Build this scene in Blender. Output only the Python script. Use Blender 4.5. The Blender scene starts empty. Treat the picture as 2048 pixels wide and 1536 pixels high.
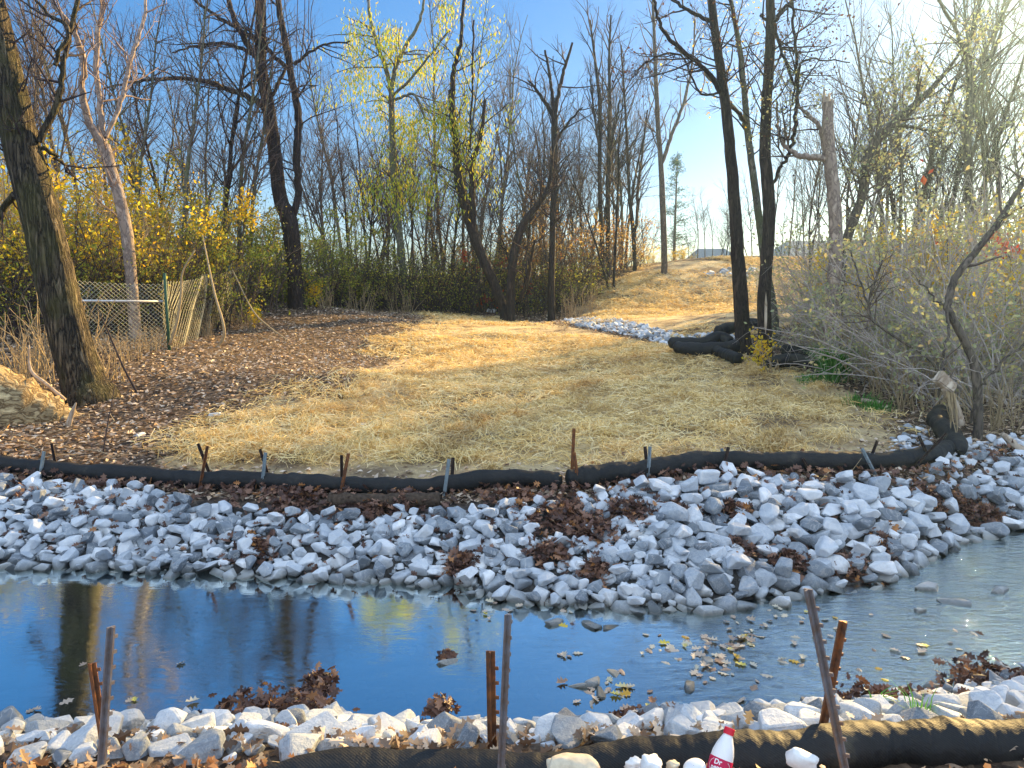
import bpy, bmesh, math, random
import numpy as np
from mathutils import Vector, Matrix, Euler
R = math.radians
C = bpy.context.scene.collection
sc = bpy.context.scene

# ------------------------------------------------------------------ camera, sky, sun, exposure
F = 1539.0; PITCH = R(8.07); CAMZ = 1.65; WATER = -0.95
cam_d = bpy.data.cameras.new('camera'); cam = bpy.data.objects.new('camera', cam_d); C.objects.link(cam)
cam.location = (0, 0, CAMZ); cam.rotation_euler = (R(90) - PITCH, 0, 0)
cam_d.sensor_width = 36; cam_d.lens = 36 * F / 2048; cam_d.clip_start = 0.05; cam_d.clip_end = 3000
sc.camera = cam
SUN_AZ, SUN_EL = 39.5, 18.0
w = bpy.data.worlds.new('World'); sc.world = w; w.use_nodes = True
nt = w.node_tree; bg = nt.nodes['Background']
sky = nt.nodes.new('ShaderNodeTexSky'); sky.sky_type = 'NISHITA'; sky.sun_disc = False
sky.sun_elevation = R(SUN_EL); sky.sun_rotation = R(SUN_AZ)
sky.air_density = 0.8; sky.dust_density = 0.2; sky.ozone_density = 1.0
gm = nt.nodes.new('ShaderNodeGamma'); gm.inputs[1].default_value = .66
hs = nt.nodes.new('ShaderNodeHueSaturation'); hs.inputs['Saturation'].default_value = 1.75; hs.inputs['Value'].default_value = 1.0
nt.links.new(sky.outputs[0], gm.inputs[0]); nt.links.new(gm.outputs[0], hs.inputs['Color'])
mt = nt.nodes.new('ShaderNodeMix'); mt.data_type = 'RGBA'; mt.blend_type = 'MULTIPLY'; mt.inputs[0].default_value = 1; mt.inputs[7].default_value = (.88, .97, 1.15, 1)
nt.links.new(hs.outputs[0], mt.inputs[6]); 
# unseen cloud added as fill light, overhead and behind the viewer, clear blue ahead
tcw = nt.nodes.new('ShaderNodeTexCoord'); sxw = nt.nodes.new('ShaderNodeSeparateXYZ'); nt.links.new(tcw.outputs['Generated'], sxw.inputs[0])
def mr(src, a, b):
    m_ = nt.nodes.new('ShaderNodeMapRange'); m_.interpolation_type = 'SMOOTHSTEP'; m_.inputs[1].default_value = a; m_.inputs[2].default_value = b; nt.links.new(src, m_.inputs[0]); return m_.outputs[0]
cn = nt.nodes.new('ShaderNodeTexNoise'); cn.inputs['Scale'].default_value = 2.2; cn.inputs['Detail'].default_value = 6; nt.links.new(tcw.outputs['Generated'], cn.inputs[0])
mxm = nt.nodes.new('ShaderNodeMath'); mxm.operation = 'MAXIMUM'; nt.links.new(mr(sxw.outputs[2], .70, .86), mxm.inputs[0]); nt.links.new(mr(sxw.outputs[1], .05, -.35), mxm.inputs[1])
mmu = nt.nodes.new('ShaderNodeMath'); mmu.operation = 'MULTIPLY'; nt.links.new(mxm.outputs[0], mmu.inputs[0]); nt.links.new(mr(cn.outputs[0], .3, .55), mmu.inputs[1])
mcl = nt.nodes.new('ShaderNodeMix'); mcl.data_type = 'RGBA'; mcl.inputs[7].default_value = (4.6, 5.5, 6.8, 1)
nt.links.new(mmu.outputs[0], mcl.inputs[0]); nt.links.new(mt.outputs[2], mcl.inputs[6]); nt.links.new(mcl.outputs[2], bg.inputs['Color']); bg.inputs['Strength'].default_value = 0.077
sl = bpy.data.lights.new('sun', 'SUN'); sl.energy = 5.0; sl.angle = R(0.5); sl.color = (1, .67, .25)
so = bpy.data.objects.new('sun', sl); C.objects.link(so)
sdir = Vector((math.sin(R(SUN_AZ)) * math.cos(R(SUN_EL)), math.cos(R(SUN_AZ)) * math.cos(R(SUN_EL)), math.sin(R(SUN_EL))))
so.rotation_euler = sdir.to_track_quat('Z', 'Y').to_euler(); so.location = sdir * 50
sc.view_settings.view_transform = 'Standard'; sc.view_settings.look = 'None'
sc.view_settings.gamma = 1; sc.view_settings.exposure = 1.85
sc.cycles.max_bounces = 6; sc.cycles.transparent_max_bounces = 12
sc.cycles.caustics_reflective = False; sc.cycles.caustics_refractive = False

# ------------------------------------------------------------------ pixel (2048x1536 photo) -> world
cP, sP = math.cos(PITCH), math.sin(PITCH)
def ray(px, py):
    u = (px - 1024) / F; v = -(py - 768) / F
    return np.array((u, v * sP + cP, v * cP - sP))
def P(px, py, Y):
    d = ray(px, py); return np.array((0, 0, CAMZ)) + d * (Y / d[1])
def PZ(px, py, z):
    d = ray(px, py); return np.array((0, 0, CAMZ)) + d * ((z - CAMZ) / d[2])
def px2m(n, Y): return n * Y / F * 1.01

# ------------------------------------------------------------------ terrain
farW = [PZ(x, y, WATER) for x, y in [(-900, 1095), (-300, 1110), (0, 1128), (300, 1136), (600, 1150), (900, 1165), (1030, 1195), (1200, 1205), (1350, 1210), (1500, 1192), (1640, 1168), (1750, 1150), (1830, 1110), (1900, 1072), (2048, 1045), (2300, 1010), (3000, 980)]]
nearW = [PZ(x, y + 26, WATER) for x, y in [(-1500, 1450), (0, 1452), (300, 1452), (500, 1432), (640, 1418), (800, 1450), (1100, 1452), (1350, 1440), (1600, 1430), (1750, 1415), (1900, 1395), (2048, 1355), (2500, 1300), (3500, 1280)]]
sockF = [P(x, y, Y) for x, y, Y in [(-700, 925, 8.8), (0, 948, 8.2), (150, 955, 8.05), (400, 972, 7.75), (600, 986, 7.5), (800, 993, 7.45), (1000, 985, 7.45), (1147, 978, 7.5), (1300, 962, 7.7), (1450, 950, 7.95), (1600, 955, 7.9), (1750, 955, 7.9), (1860, 938, 8.2), (2048, 880, 9.4), (2400, 850, 10.2), (3000, 830, 11)]]
farW, nearW, sockF = map(np.array, (farW, nearW, sockF))
land = [tuple(p) for p in sockF]
for x, y, z in [(1000, 850, -.42), (500, 870, -.42), (1400, 850, -.42), (1700, 870, -.42), (700, 800, -.33), (1300, 750, -.25), (1000, 740, -.23), (800, 740, -.2), (1100, 690, -.1), (1000, 650, -.02),
                (600, 750, -.1), (450, 760, -.08), (300, 830, -.38), (60, 900, -.45)]:
    land.append(tuple(PZ(x, y, z)))
for x, y, Y in [(1487, 702, 17.5), (1340, 690, 19), (1130, 645, 27), (1340, 672, 21.5), (1450, 668, 21), (1600, 650, 22), (1400, 600, 31), (1250, 580, 33), (1180, 553, 42), (1300, 531, 42), (1450, 517, 42), (1600, 514, 42), (1750, 520, 42),
                (338, 690, 15.5), (170, 698, 14.6), (180, 803, 11.7), (20, 870, 10), (-200, 860, 11), (463, 645, 21), (590, 622, 24), (550, 605, 28), (700, 618, 28), (900, 628, 29), (1100, 636, 30), (-300, 690, 15),
                (1700, 800, 13), (1750, 740, 16), (1700, 680, 20), (2000, 800, 12), (2200, 720, 17), (1900, 610, 33), (1800, 830, 11.4), (1080, 600, 45), (800, 590, 45)]:
    land.append(tuple(P(x, y, Y)))
land += [(-12, 20, 1.3), (-20, 20, 1.8), (-10, 30, 1.2), (-25, 40, 2), (0, 60, 1.2), (15, 62, 1.8), (30, 60, 1.6), (30, 30, 1.2), (25, 15, .8), (20, 5, .5), (-20, 5, .3), (0, 90, 1.5), (-60, 60, 2), (60, 60, 1.5), (60, 5, 1), (-60, 5, 1)]
land = np.array(land)
def tps_k(a, b):
    d2 = ((a[:, None, :] - b[None, :, :]) ** 2).sum(-1) + 1e-9
    return .5 * d2 * np.log(d2)
_n = len(land); K = tps_k(land[:, :2], land[:, :2]) + np.eye(_n) * 0.05
Pm = np.c_[np.ones(_n), land[:, :2]]
A = np.zeros((_n + 3, _n + 3)); A[:_n, :_n] = K; A[:_n, _n:] = Pm; A[_n:, :_n] = Pm.T
sol = np.linalg.solve(A, np.r_[land[:, 2], 0, 0, 0])
def land_z(x, y):
    q = np.c_[x, y]; out = np.empty(len(q))
    for i in range(0, len(q), 20000):
        s = q[i:i + 20000]
        out[i:i + 20000] = tps_k(s, land[:, :2]) @ sol[:_n] + np.c_[np.ones(len(s)), s] @ sol[_n:]
    r = np.hypot(x, y - 30); t = np.clip((r - 55) / 60, 0, 1); t = t * t * (3 - 2 * t)
    return out * (1 - t) + 1.3 * t
_rs = np.random.RandomState(5)
_kv = [(f * math.cos(a), f * math.sin(a), ph, .5 / f) for f in (.35, .6, 1.1, 1.9, 3.1, 5.3, 8.7) for a, ph in [(_rs.uniform(0, 6.28), _rs.uniform(0, 6.28)) for _ in range(3)]]
def bumps(x, y):
    return sum(a * np.sin(kx * x + ky * y + ph) for kx, ky, ph, a in _kv) * .035
def gz(x, y):
    x = np.atleast_1d(np.asarray(x, float)); y = np.atleast_1d(np.asarray(y, float))
    yF = np.interp(x, farW[:, 0], farW[:, 1]); yN = np.interp(x, nearW[:, 0], nearW[:, 1]); yS = np.interp(x, sockF[:, 0], sockF[:, 1])
    zL = land_z(x, np.maximum(y, yS)); zl = zL
    t = np.clip((y - yF) / np.maximum(yS - yF, .2), 0, 1)
    zf = WATER + (zl - WATER) * (1 - (1 - t) ** 1.5)
    y0 = 2.62; tn = np.clip((yN - y) / (yN - y0), 0, 1)
    zn = WATER + (-.10 - WATER) * (1 - (1 - tn) ** 1.25) + np.clip(y0 - y, 0, 2) * .03
    zb = WATER - np.minimum(.22, .4 * np.minimum(np.abs(y - yN), np.abs(yF - y)))
    z = np.where(y > yF, zf, np.where(y < yN, zn, zb))
    return z + bumps(x, y) * np.where((y > yN) & (y < yF), .4, np.clip((np.abs(y) - 1) / 6, .15, 1))
def gz1(x, y): return float(gz(x, y)[0])
def G(px, py):
    d = ray(px, py); o = np.array((0, 0, CAMZ))
    ts = np.concatenate([np.linspace(1.5, 12, 200), np.linspace(12, 90, 300)])
    pts = o + ts[:, None] * d; h = pts[:, 2] - gz(pts[:, 0], pts[:, 1])
    k = np.argmax(h < 0)
    if k == 0: k = len(ts) - 1
    a, b = ts[k - 1], ts[k]; f = h[k - 1] / (h[k - 1] - h[k] + 1e-9)
    p = o + d * (a + (b - a) * np.clip(f, 0, 1)); return np.array((p[0], p[1], gz1(p[0], p[1])))

# ------------------------------------------------------------------ mesh helpers
def tag(o, label=None, cat=None, group=None, kind=None):
    if label: o['label'] = label
    if cat: o['category'] = cat
    if group: o['group'] = group
    if kind: o['kind'] = kind
    return o
def mesh_np(name, V, Fs, mat, smooth=True, attrs=None):
    me = bpy.data.meshes.new(name); V = np.asarray(V, np.float32)
    if not isinstance(Fs, list): Fs = [Fs]
    Fs = [f for f in Fs if len(f)]
    me.vertices.add(len(V)); me.vertices.foreach_set('co', V.ravel())
    loops = np.concatenate([f.ravel() for f in Fs]).astype(np.int32)
    tot = np.concatenate([np.full(len(f), f.shape[1]) for f in Fs]).astype(np.int32)
    st = np.r_[0, np.cumsum(tot)[:-1]].astype(np.int32)
    me.loops.add(len(loops)); me.loops.foreach_set('vertex_index', loops)
    me.polygons.add(len(tot)); me.polygons.foreach_set('loop_start', st); me.polygons.foreach_set('loop_total', tot)
    me.polygons.foreach_set('use_smooth', np.full(len(tot), smooth))
    me.update(calc_edges=True)
    for k, v in (attrs or {}).items():
        at = me.attributes.new(k, 'FLOAT', 'POINT'); at.data.foreach_set('value', np.asarray(v, np.float32))
    if mat: me.materials.append(mat)
    return me
def obj(name, me, parent=None, loc=(0, 0, 0)):
    o = bpy.data.objects.new(name, me); C.objects.link(o); o.location = loc
    if parent: o.parent = parent
    return o
def empty(name, loc=(0, 0, 0), rz=0):
    o = bpy.data.objects.new(name, None); C.objects.link(o); o.location = loc; o.rotation_euler = (0, 0, rz); return o
def copy_tree(o, parent=None):
    c = o.copy(); C.objects.link(c)
    if parent: c.parent = parent
    for ch in list(o.children): copy_tree(ch, c)
    return c
class Tubes:
    def __init__(s): s.g = {}; s.paths = []
    def add(s, pts, rad, sides=5):
        pts = np.asarray(pts, float); rad = np.asarray(rad, float)
        s.g.setdefault((len(pts), sides), []).append((pts, rad))
    def data(s, flute=None):
        Vs, Fs, off = [], [], 0
        for (n, k), L in s.g.items():
            Pp = np.stack([a for a, _ in L]); Rr = np.stack([b for _, b in L]); m = len(L)
            T = np.gradient(Pp, axis=1); T /= np.linalg.norm(T, axis=2, keepdims=True) + 1e-9
            mt = T.mean(1); ref = np.where(np.abs(mt[:, 2:3]) > .8 * np.linalg.norm(mt, axis=1, keepdims=True), np.array([[1., 0, 0]]), np.array([[0, 0, 1.]]))
            ref = np.repeat(ref[:, None, :], n, 1)
            N = ref - (ref * T).sum(2, keepdims=True) * T; N /= np.linalg.norm(N, axis=2, keepdims=True) + 1e-9
            B = np.cross(T, N)
            a = np.arange(k) / k * 2 * math.pi
            rr = Rr[:, :, None, None]
            if flute is not None: rr = rr * flute(Pp, a)[..., None]
            V = Pp[:, :, None, :] + rr * (np.cos(a)[None, None, :, None] * N[:, :, None, :] + np.sin(a)[None, None, :, None] * B[:, :, None, :])
            idx = np.arange(m * n * k).reshape(m, n, k) + off
            A_, B_ = idx[:, :-1, :], idx[:, 1:, :]
            f = np.stack([A_, np.roll(A_, -1, 2), np.roll(B_, -1, 2), B_], -1).reshape(-1, 4)
            Vs.append(V.reshape(-1, 3)); Fs.append(f); off += m * n * k
        return np.concatenate(Vs), np.concatenate(Fs)
    def mesh(s, name, mat, origin=(0, 0, 0), flute=None):
        V, Fq = s.data(flute); return mesh_np(name, V - np.asarray(origin), Fq, mat)
def capped(pts, rad):
    pts = [np.asarray(p, float) for p in pts]; a = pts[0] - pts[1]; b = pts[-1] - pts[-2]
    a = a / np.linalg.norm(a) * .003; b = b / np.linalg.norm(b) * .003
    return [pts[0] + a] + pts + [pts[-1] + b], [rad[0] * .02] + list(rad) + [rad[-1] * .02]
def spline(pts, n):
    pts = np.asarray(pts, float); m = len(pts)
    if m == 2: t = np.linspace(0, 1, n)[:, None]; return pts[0] * (1 - t) + pts[1] * t
    e = np.vstack([2 * pts[0] - pts[1], pts, 2 * pts[-1] - pts[-2]])
    out = []
    for s_ in np.linspace(0, m - 1, n):
        i = min(int(s_), m - 2); t = s_ - i; p0, p1, p2, p3 = e[i:i + 4]
        out.append(.5 * ((2 * p1) + (p2 - p0) * t + (2 * p0 - 5 * p1 + 4 * p2 - p3) * t * t + (3 * p1 - 3 * p2 + p3 - p0) * t ** 3))
    return np.array(out)
def leaf_mesh(name, pos, size, mat, rs, flat=0., origin=(0, 0, 0), aspect=.5, up=None, droop=False, lobed=False):
    """many small folded leaves; flat=1 lies on the ground, 0 is random"""
    n = len(pos); pos = np.asarray(pos, float) - np.asarray(origin)
    d = rs.normal(size=(n, 3)); d[:, 2] *= (1 - flat)
    if droop: d = np.c_[rs.normal(size=(n, 2)) * .35, -np.ones(n)]
    d /= np.linalg.norm(d, axis=1, keepdims=True) + 1e-9
    nr = rs.normal(size=(n, 3)) * (1 - flat * .75); nr[:, 2] += flat * 1.2
    s_ = np.cross(nr, d); s_ /= np.linalg.norm(s_, axis=1, keepdims=True) + 1e-9
    u = np.cross(d, s_); sz = np.asarray(size)[:, None] * np.ones((n, 1)); fold = rs.uniform(-.35, .5, (n, 1))
    if lobed:  # oak-like outline, curled
        prof = [(0, 0), (.12, .16), (.3, .1), (.42, .34), (.55, .14), (.72, .3), (.8, .1), (1, 0)]
        Vs = []
        for t, wd in prof: Vs.append(pos + d * sz * (t - .5) + s_ * sz * wd * aspect * 2 + u * sz * (fold * wd * 1.6 + .25 * fold * (t - .5) ** 2 * 4))
        for t, wd in prof[-2:0:-1]: Vs.append(pos + d * sz * (t - .5) - s_ * sz * wd * aspect * 2 + u * sz * (fold * wd * 1.6 + .25 * fold * (t - .5) ** 2 * 4))
        mid = [pos + d * sz * (t - .5) + u * sz * .25 * fold * (t - .5) ** 2 * 4 for t in (.3, .55, .8)]
        V = np.stack(Vs + mid, 1); k = V.shape[1]; b = (np.arange(n) * k)[:, None]
        q = [(0, 1, 2, 14), (14, 2, 3, 15), (15, 3, 4, 15), (15, 4, 5, 16), (16, 5, 6, 7), (7, 8, 9, 16), (16, 9, 10, 15), (15, 10, 11, 14), (14, 11, 12, 14), (14, 12, 13, 0)]
        Q = [x for x in q if len(set(x)) == 4]; Tt = [tuple(dict.fromkeys(x)) for x in q if len(set(x)) == 3]
        Fq = np.concatenate([b + np.array([x]) for x in Q]); Ft = np.concatenate([b + np.array([x]) for x in Tt])
        return mesh_np(name, V.reshape(-1, 3), [Fq, Ft], mat, False)
    V = np.stack([pos - d * sz * .5, pos + s_ * sz * aspect * .5 + u * sz * fold * .4, pos + d * sz * .5, pos - s_ * sz * aspect * .5 + u * sz * fold * .4], 1)
    b = (np.arange(n) * 4)[:, None]
    Fq = np.concatenate([b + np.array([[0, 1, 2]]), b + np.array([[0, 2, 3]])])
    return mesh_np(name, V.reshape(-1, 3), Fq, mat, False)
def inpoly(x, y, poly):
    poly = np.asarray(poly); c = np.zeros(len(x), bool); j = len(poly) - 1
    for i in range(len(poly)):
        xi, yi = poly[i][:2]; xj, yj = poly[j][:2]
        with np.errstate(divide='ignore', invalid='ignore'):
            c ^= ((yi > y) != (yj > y)) & (x < (xj - xi) * (y - yi) / (yj - yi + 1e-12) + xi)
        j = i
    return c
def polydist(x, y, poly):
    poly = np.asarray(poly)[:, :2]; best = np.full(len(x), 1e9)
    for i in range(len(poly)):
        a = poly[i]; b = poly[(i + 1) % len(poly)]; ab = b - a
        t = np.clip(((x - a[0]) * ab[0] + (y - a[1]) * ab[1]) / (ab @ ab + 1e-12), 0, 1)
        best = np.minimum(best, np.hypot(x - a[0] - t * ab[0], y - a[1] - t * ab[1]))
    return best

# ------------------------------------------------------------------ materials
class M:
    def __init__(s, name):
        s.m = bpy.data.materials.new(name); s.m.use_nodes = True; s.t = s.m.node_tree; s.b = s.t.nodes['Principled BSDF']; s.out = s.t.nodes['Material Output']
        s.b.inputs['Roughness'].default_value = .85; s.b.inputs['Specular IOR Level'].default_value = .25
    def n(s, typ, **kw):
        nd = s.t.nodes.new(typ)
        for k, v in kw.items():
            if k in nd.inputs: 
                if hasattr(v, 'is_output'): s.t.links.new(v, nd.inputs[k])
                else: nd.inputs[k].default_value = v
            else: setattr(nd, k, v)
        return nd
    def l(s, a, b): s.t.links.new(a, b)
    def coord(s, scale=(1, 1, 1), kind='Object', rot=(0, 0, 0)):
        tc = s.n('ShaderNodeTexCoord'); mp = s.n('ShaderNodeMapping'); mp.inputs['Scale'].default_value = scale; mp.inputs['Rotation'].default_value = rot
        s.l(tc.outputs[kind], mp.inputs[0]); return mp.outputs[0]
    def noise(s, vec, scale, detail=5, rough=.6, dist=0):
        nd = s.n('ShaderNodeTexNoise'); s.l(vec, nd.inputs['Vector']); nd.inputs['Scale'].default_value = scale
        nd.inputs['Detail'].default_value = detail; nd.inputs['Roughness'].default_value = rough; nd.inputs['Distortion'].default_value = dist; return nd.outputs['Fac']
    def ramp(s, fac, stops, interp='LINEAR'):
        nd = s.n('ShaderNodeValToRGB'); nd.color_ramp.interpolation = interp; e = nd.color_ramp.elements
        while len(e) < len(stops): e.new(.5)
        for i, (p, c) in enumerate(stops): e[i].position = p; e[i].color = (*c, 1) if len(c) == 3 else c
        s.l(fac, nd.inputs[0]); return nd.outputs[0]
    def mix(s, fac, a, b, mode='MIX'):
        nd = s.n('ShaderNodeMix', data_type='RGBA', blend_type=mode)
        for sock, v in ((nd.inputs[0], fac), (nd.inputs[6], a), (nd.inputs[7], b)):
            if hasattr(v, 'is_output'): s.l(v, sock)
            else: sock.default_value = v if not isinstance(v, tuple) else (*v, 1)[:4]
        return nd.outputs[2]
    def math(s, op, a, b=0):
        nd = s.n('ShaderNodeMath', operation=op)
        for i, v in enumerate((a, b)):
            if hasattr(v, 'is_output'): s.l(v, nd.inputs[i])
            else: nd.inputs[i].default_value = v
        return nd.outputs[0]
    def bump(s, h, strength=.5, dist=.02, prev=None):
        nd = s.n('ShaderNodeBump'); nd.inputs['Strength'].default_value = strength; nd.inputs['Distance'].default_value = dist; s.l(h, nd.inputs['Height'])
        if prev is not None: s.l(prev, nd.inputs['Normal'])
        return nd.outputs[0]
    def col(s, c): s.l(c, s.b.inputs['Base Color'])
    def nrm(s, c): s.l(c, s.b.inputs['Normal'])
    def island(s): return s.n('ShaderNodeNewGeometry').outputs['Random Per Island']

def bark(name, dark, light, sc_=(14, 14, 2.2), bs=.8, bd=.03, moss=None):
    m = M(name); v = m.coord(sc_); a = m.noise(v, 1.0, 7, .55, .5); b = m.noise(m.coord((2, 2, 1)), 1.3, 4)
    f = m.math('ADD', m.math('MULTIPLY', a, .7), m.math('MULTIPLY', b, .3))
    rg = m.math('ABSOLUTE', m.math('SUBTRACT', a, .5)); rg = m.ramp(rg, [(.0, (0, 0, 0)), (.05, (.55, .55, .55)), (.16, (1, 1, 1))])
    c = m.mix(rg, dark, m.ramp(f, [(.36, tuple(.6 * x + .4 * y for x, y in zip(dark, light))), (.62, light)]))
    if moss:
        g = m.ramp(m.noise(m.coord((1.5, 1.5, .8)), 1.7, 5), [(.48, (0, 0, 0)), (.62, (1, 1, 1))]); c = m.mix(m.math('MULTIPLY', g, .7), c, moss)
    m.col(c); m.nrm(m.bump(rg, bs, bd, m.bump(m.noise(v, 3.0, 5), .4, bd * .4))); return m.m
def leafmat(name, stops, trans=.45, rough=.6, patch=None):
    m = M(name); c = m.ramp(m.island(), stops)
    if patch: c = m.mix(1, c, m.ramp(m.noise(m.coord(), patch, 6, .7), [(.36, (.62, .55, .5)), (.5, (.97, .96, .95)), (.64, (1, 1, 1))]), 'MULTIPLY')
    m.col(c); m.b.inputs['Roughness'].default_value = rough
    tr = m.n('ShaderNodeBsdfTranslucent'); m.l(c, tr.inputs[0]); mx = m.n('ShaderNodeMixShader'); mx.inputs[0].default_value = trans
    m.l(m.b.outputs[0], mx.inputs[1]); m.l(tr.outputs[0], mx.inputs[2]); m.l(mx.outputs[0], m.out.inputs[0]); return m.m
def plain(name, c, rough=.6, metal=0, var=.25, scale=20, bs=.2):
    m = M(name); v = m.coord(); n = m.noise(v, scale, 6)
    m.col(m.ramp(n, [(.3, tuple(x * (1 - var) for x in c)), (.7, tuple(min(1, x * (1 + var)) for x in c))]))
    m.b.inputs['Roughness'].default_value = rough; m.b.inputs['Metallic'].default_value = metal; m.nrm(m.bump(n, bs, .005)); return m.m

MAT = {}
MAT['bark_big'] = bark('bark_furrowed', (.015, .012, .01), (.24, .19, .12), (20, 20, 1.7), 1, .07, (.10, .095, .03))
MAT['bark_dark'] = bark('bark_dark', (.018, .014, .014), (.085, .062, .052), (18, 18, 3))
MAT['bark_pale'] = bark('bark_pale', (.16, .12, .1), (.5, .4, .32), (10, 10, 5), .4, .01)
MAT['bark_mid'] = bark('bark_grey', (.06, .05, .042), (.22, .18, .14), (12, 12, 4), .5, .02)
MAT['bark_green'] = bark('bark_mossy_grey', (.06, .06, .045), (.25, .24, .19), (12, 12, 5), .5, .02, (.12, .14, .06))
MAT['twig_dark'] = plain('twig_dark', (.05, .036, .036), .8)
MAT['twig_pale'] = plain('twig_pale', (.3, .22, .18), .8)
MAT['twig_mid'] = plain('twig_brown', (.12, .09, .075), .8)
MAT['twig_tan'] = plain('twig_tan', (.34, .26, .15), .8)
MAT['twig_hazy'] = plain('twig_hazy', (.42, .37, .33), .8)
MAT['lf_yellow'] = leafmat('leaves_yellow', [(0, (.85, .5, .02)), (.5, (.9, .68, .04)), (.8, (.7, .62, .06)), (1, (.45, .28, .06))], .6)
MAT['lf_olive'] = leafmat('leaves_olive', [(0, (.16, .22, .03)), (.5, (.3, .34, .05)), (.85, (.6, .55, .08)), (1, (.3, .18, .06))])
MAT['lf_willow'] = leafmat('leaves_willow', [(0, (.25, .38, .03)), (.5, (.5, .58, .05)), (1, (.85, .65, .06))])
MAT['lf_rust'] = leafmat('leaves_rust', [(0, (.36, .13, .05)), (.5, (.5, .33, .1)), (1, (.62, .48, .16))])
MAT['lf_red'] = leafmat('leaves_red', [(0, (.5, .05, .03)), (1, (.65, .15, .06))])
MAT['lf_brown'] = leafmat('leaves_dead_brown', [(0, (.06, .03, .025)), (1, (.16, .08, .05))])
MAT['lf_thicket'] = leafmat('leaves_thicket', [(0, (.25, .3, .17)), (.4, (.42, .45, .24)), (.8, (.62, .57, .22)), (1, (.5, .36, .22))])
MAT['lf_needle'] = leafmat('pine_needles', [(0, (.05, .12, .06)), (1, (.1, .2, .09))], .2)
MAT['lf_grass'] = leafmat('grass_green', [(0, (.06, .2, .03)), (1, (.15, .4, .08))], .35)
MAT['lf_litter'] = leafmat('leaf_litter', [(0, (.11, .07, .045)), (.3, (.27, .18, .12)), (.6, (.5, .38, .27)), (.88, (.74, .63, .5)), (1, (.58, .32, .11))], .15)
MAT['lf_litter_near'] = leafmat('leaf_litter_oak', [(0, (.2, .08, .04)), (.4, (.42, .22, .1)), (.75, (.6, .4, .2)), (1, (.7, .55, .38))], .25, .5)
MAT['lf_wet'] = leafmat('leaf_litter_wet', [(0, (.05, .03, .025)), (.5, (.16, .085, .06)), (.9, (.3, .17, .11)), (1, (.45, .2, .06))], .1, .45)
MAT['straw'] = leafmat('straw_strands', [(0, (.55, .36, .12)), (.35, (.9, .68, .27)), (1, (.97, .84, .5))], .2, .7, 1.1)

def rockmat():
    m = M('limestone'); v = m.coord(kind='Object')
    oi = m.n('ShaderNodeObjectInfo').outputs['Random']; isl = m.island()
    r = m.math('FRACT', m.math('ADD', m.math('MULTIPLY', oi, 7.31), m.math('MULTIPLY', isl, 3.7)))
    base = m.ramp(r, [(0, (.18, .2, .22)), (.17, (.32, .35, .37)), (.38, (.54, .575, .6)), (.7, (.74, .76, .765)), (1, (.9, .89, .86))])
    n1 = m.noise(v, 9, 8, .65, .4); n2 = m.noise(v, 38, 6, .7)
    c = m.mix(m.ramp(n1, [(.35, (.0, .0, .0)), (.7, (1, 1, 1))]), m.mix(1, base, (.66, .7, .76), 'MULTIPLY'), base)
    vein = m.ramp(m.noise(v, 5, 3, .5, 2.5), [(.47, (0, 0, 0)), (.5, (1, 1, 1)), (.53, (0, 0, 0))])
    c = m.mix(m.math('MULTIPLY', vein, .35), c, (.72, .7, .66))
    wz = m.n('ShaderNodeSeparateXYZ'); m.l(m.n('ShaderNodeNewGeometry').outputs['Position'], wz.inputs[0])
    wet = m.ramp(m.math('SUBTRACT', wz.outputs[2], WATER - .5), [(.51, (1, 1, 1)), (.58, (0, 0, 0))])
    c = m.mix(m.math('MULTIPLY', wet, .85), c, m.mix(1, c, (.3, .29, .24), 'MULTIPLY'))
    m.col(c); m.b.inputs['Roughness'].default_value = .75
    m.nrm(m.bump(n2, .45, .006, m.bump(n1, .5, .03))); return m.m
MAT['rock'] = rockmat()

def groundmat():
    m = M('ground_soil'); v = m.coord(kind='Object')
    at = m.n('ShaderNodeAttribute', attribute_name='straw').outputs['Fac']; rk = m.n('ShaderNodeAttribute', attribute_name='rocky').outputs['Fac']
    big = m.noise(v, .9, 6, .65); fine = m.noise(v, 14, 8, .75); fib = m.noise(m.coord((60, 9, 9), rot=(0, 0, .5)), 1, 6, .8, 1.5)
    vo = m.n('ShaderNodeTexVoronoi'); m.l(v, vo.inputs['Vector']); vo.inputs['Scale'].default_value = 17
    litter = m.ramp(vo.outputs['Color'], [(0.1, (.04, .028, .02)), (.5, (.13, .09, .06)), (.9, (.32, .23, .15))])
    litter = m.mix(m.ramp(fine, [(.4, (0, 0, 0)), (.6, (1, 1, 1))]), m.mix(1, litter, (.35, .3, .28), 'MULTIPLY'), litter)
    straw = m.ramp(m.math('ADD', m.math('MULTIPLY', fib, .5), m.math('MULTIPLY', fine, .5)), [(.3, (.24, .17, .08)), (.5, (.62, .47, .25)), (.7, (.85, .7, .43))])
    straw = m.mix(m.ramp(big, [(.40, (.9, .9, .9)), (.54, (0, 0, 0))]), straw, (.16, .11, .07))
    mk = m.ramp(m.math('ADD', at, m.math('MULTIPLY', m.math('SUBTRACT', m.noise(v, 1.9, 7, .75), .5), 1.1)), [(.42, (0, 0, 0)), (.56, (1, 1, 1))])
    c = m.mix(mk, litter, straw)
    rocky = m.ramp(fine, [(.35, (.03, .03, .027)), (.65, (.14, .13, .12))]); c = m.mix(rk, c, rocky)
    m.col(c); m.b.inputs['Roughness'].default_value = .95
    m.nrm(m.bump(fib, .5, .03, m.bump(fine, .8, .05))); return m.m
MAT['ground'] = groundmat()

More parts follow.
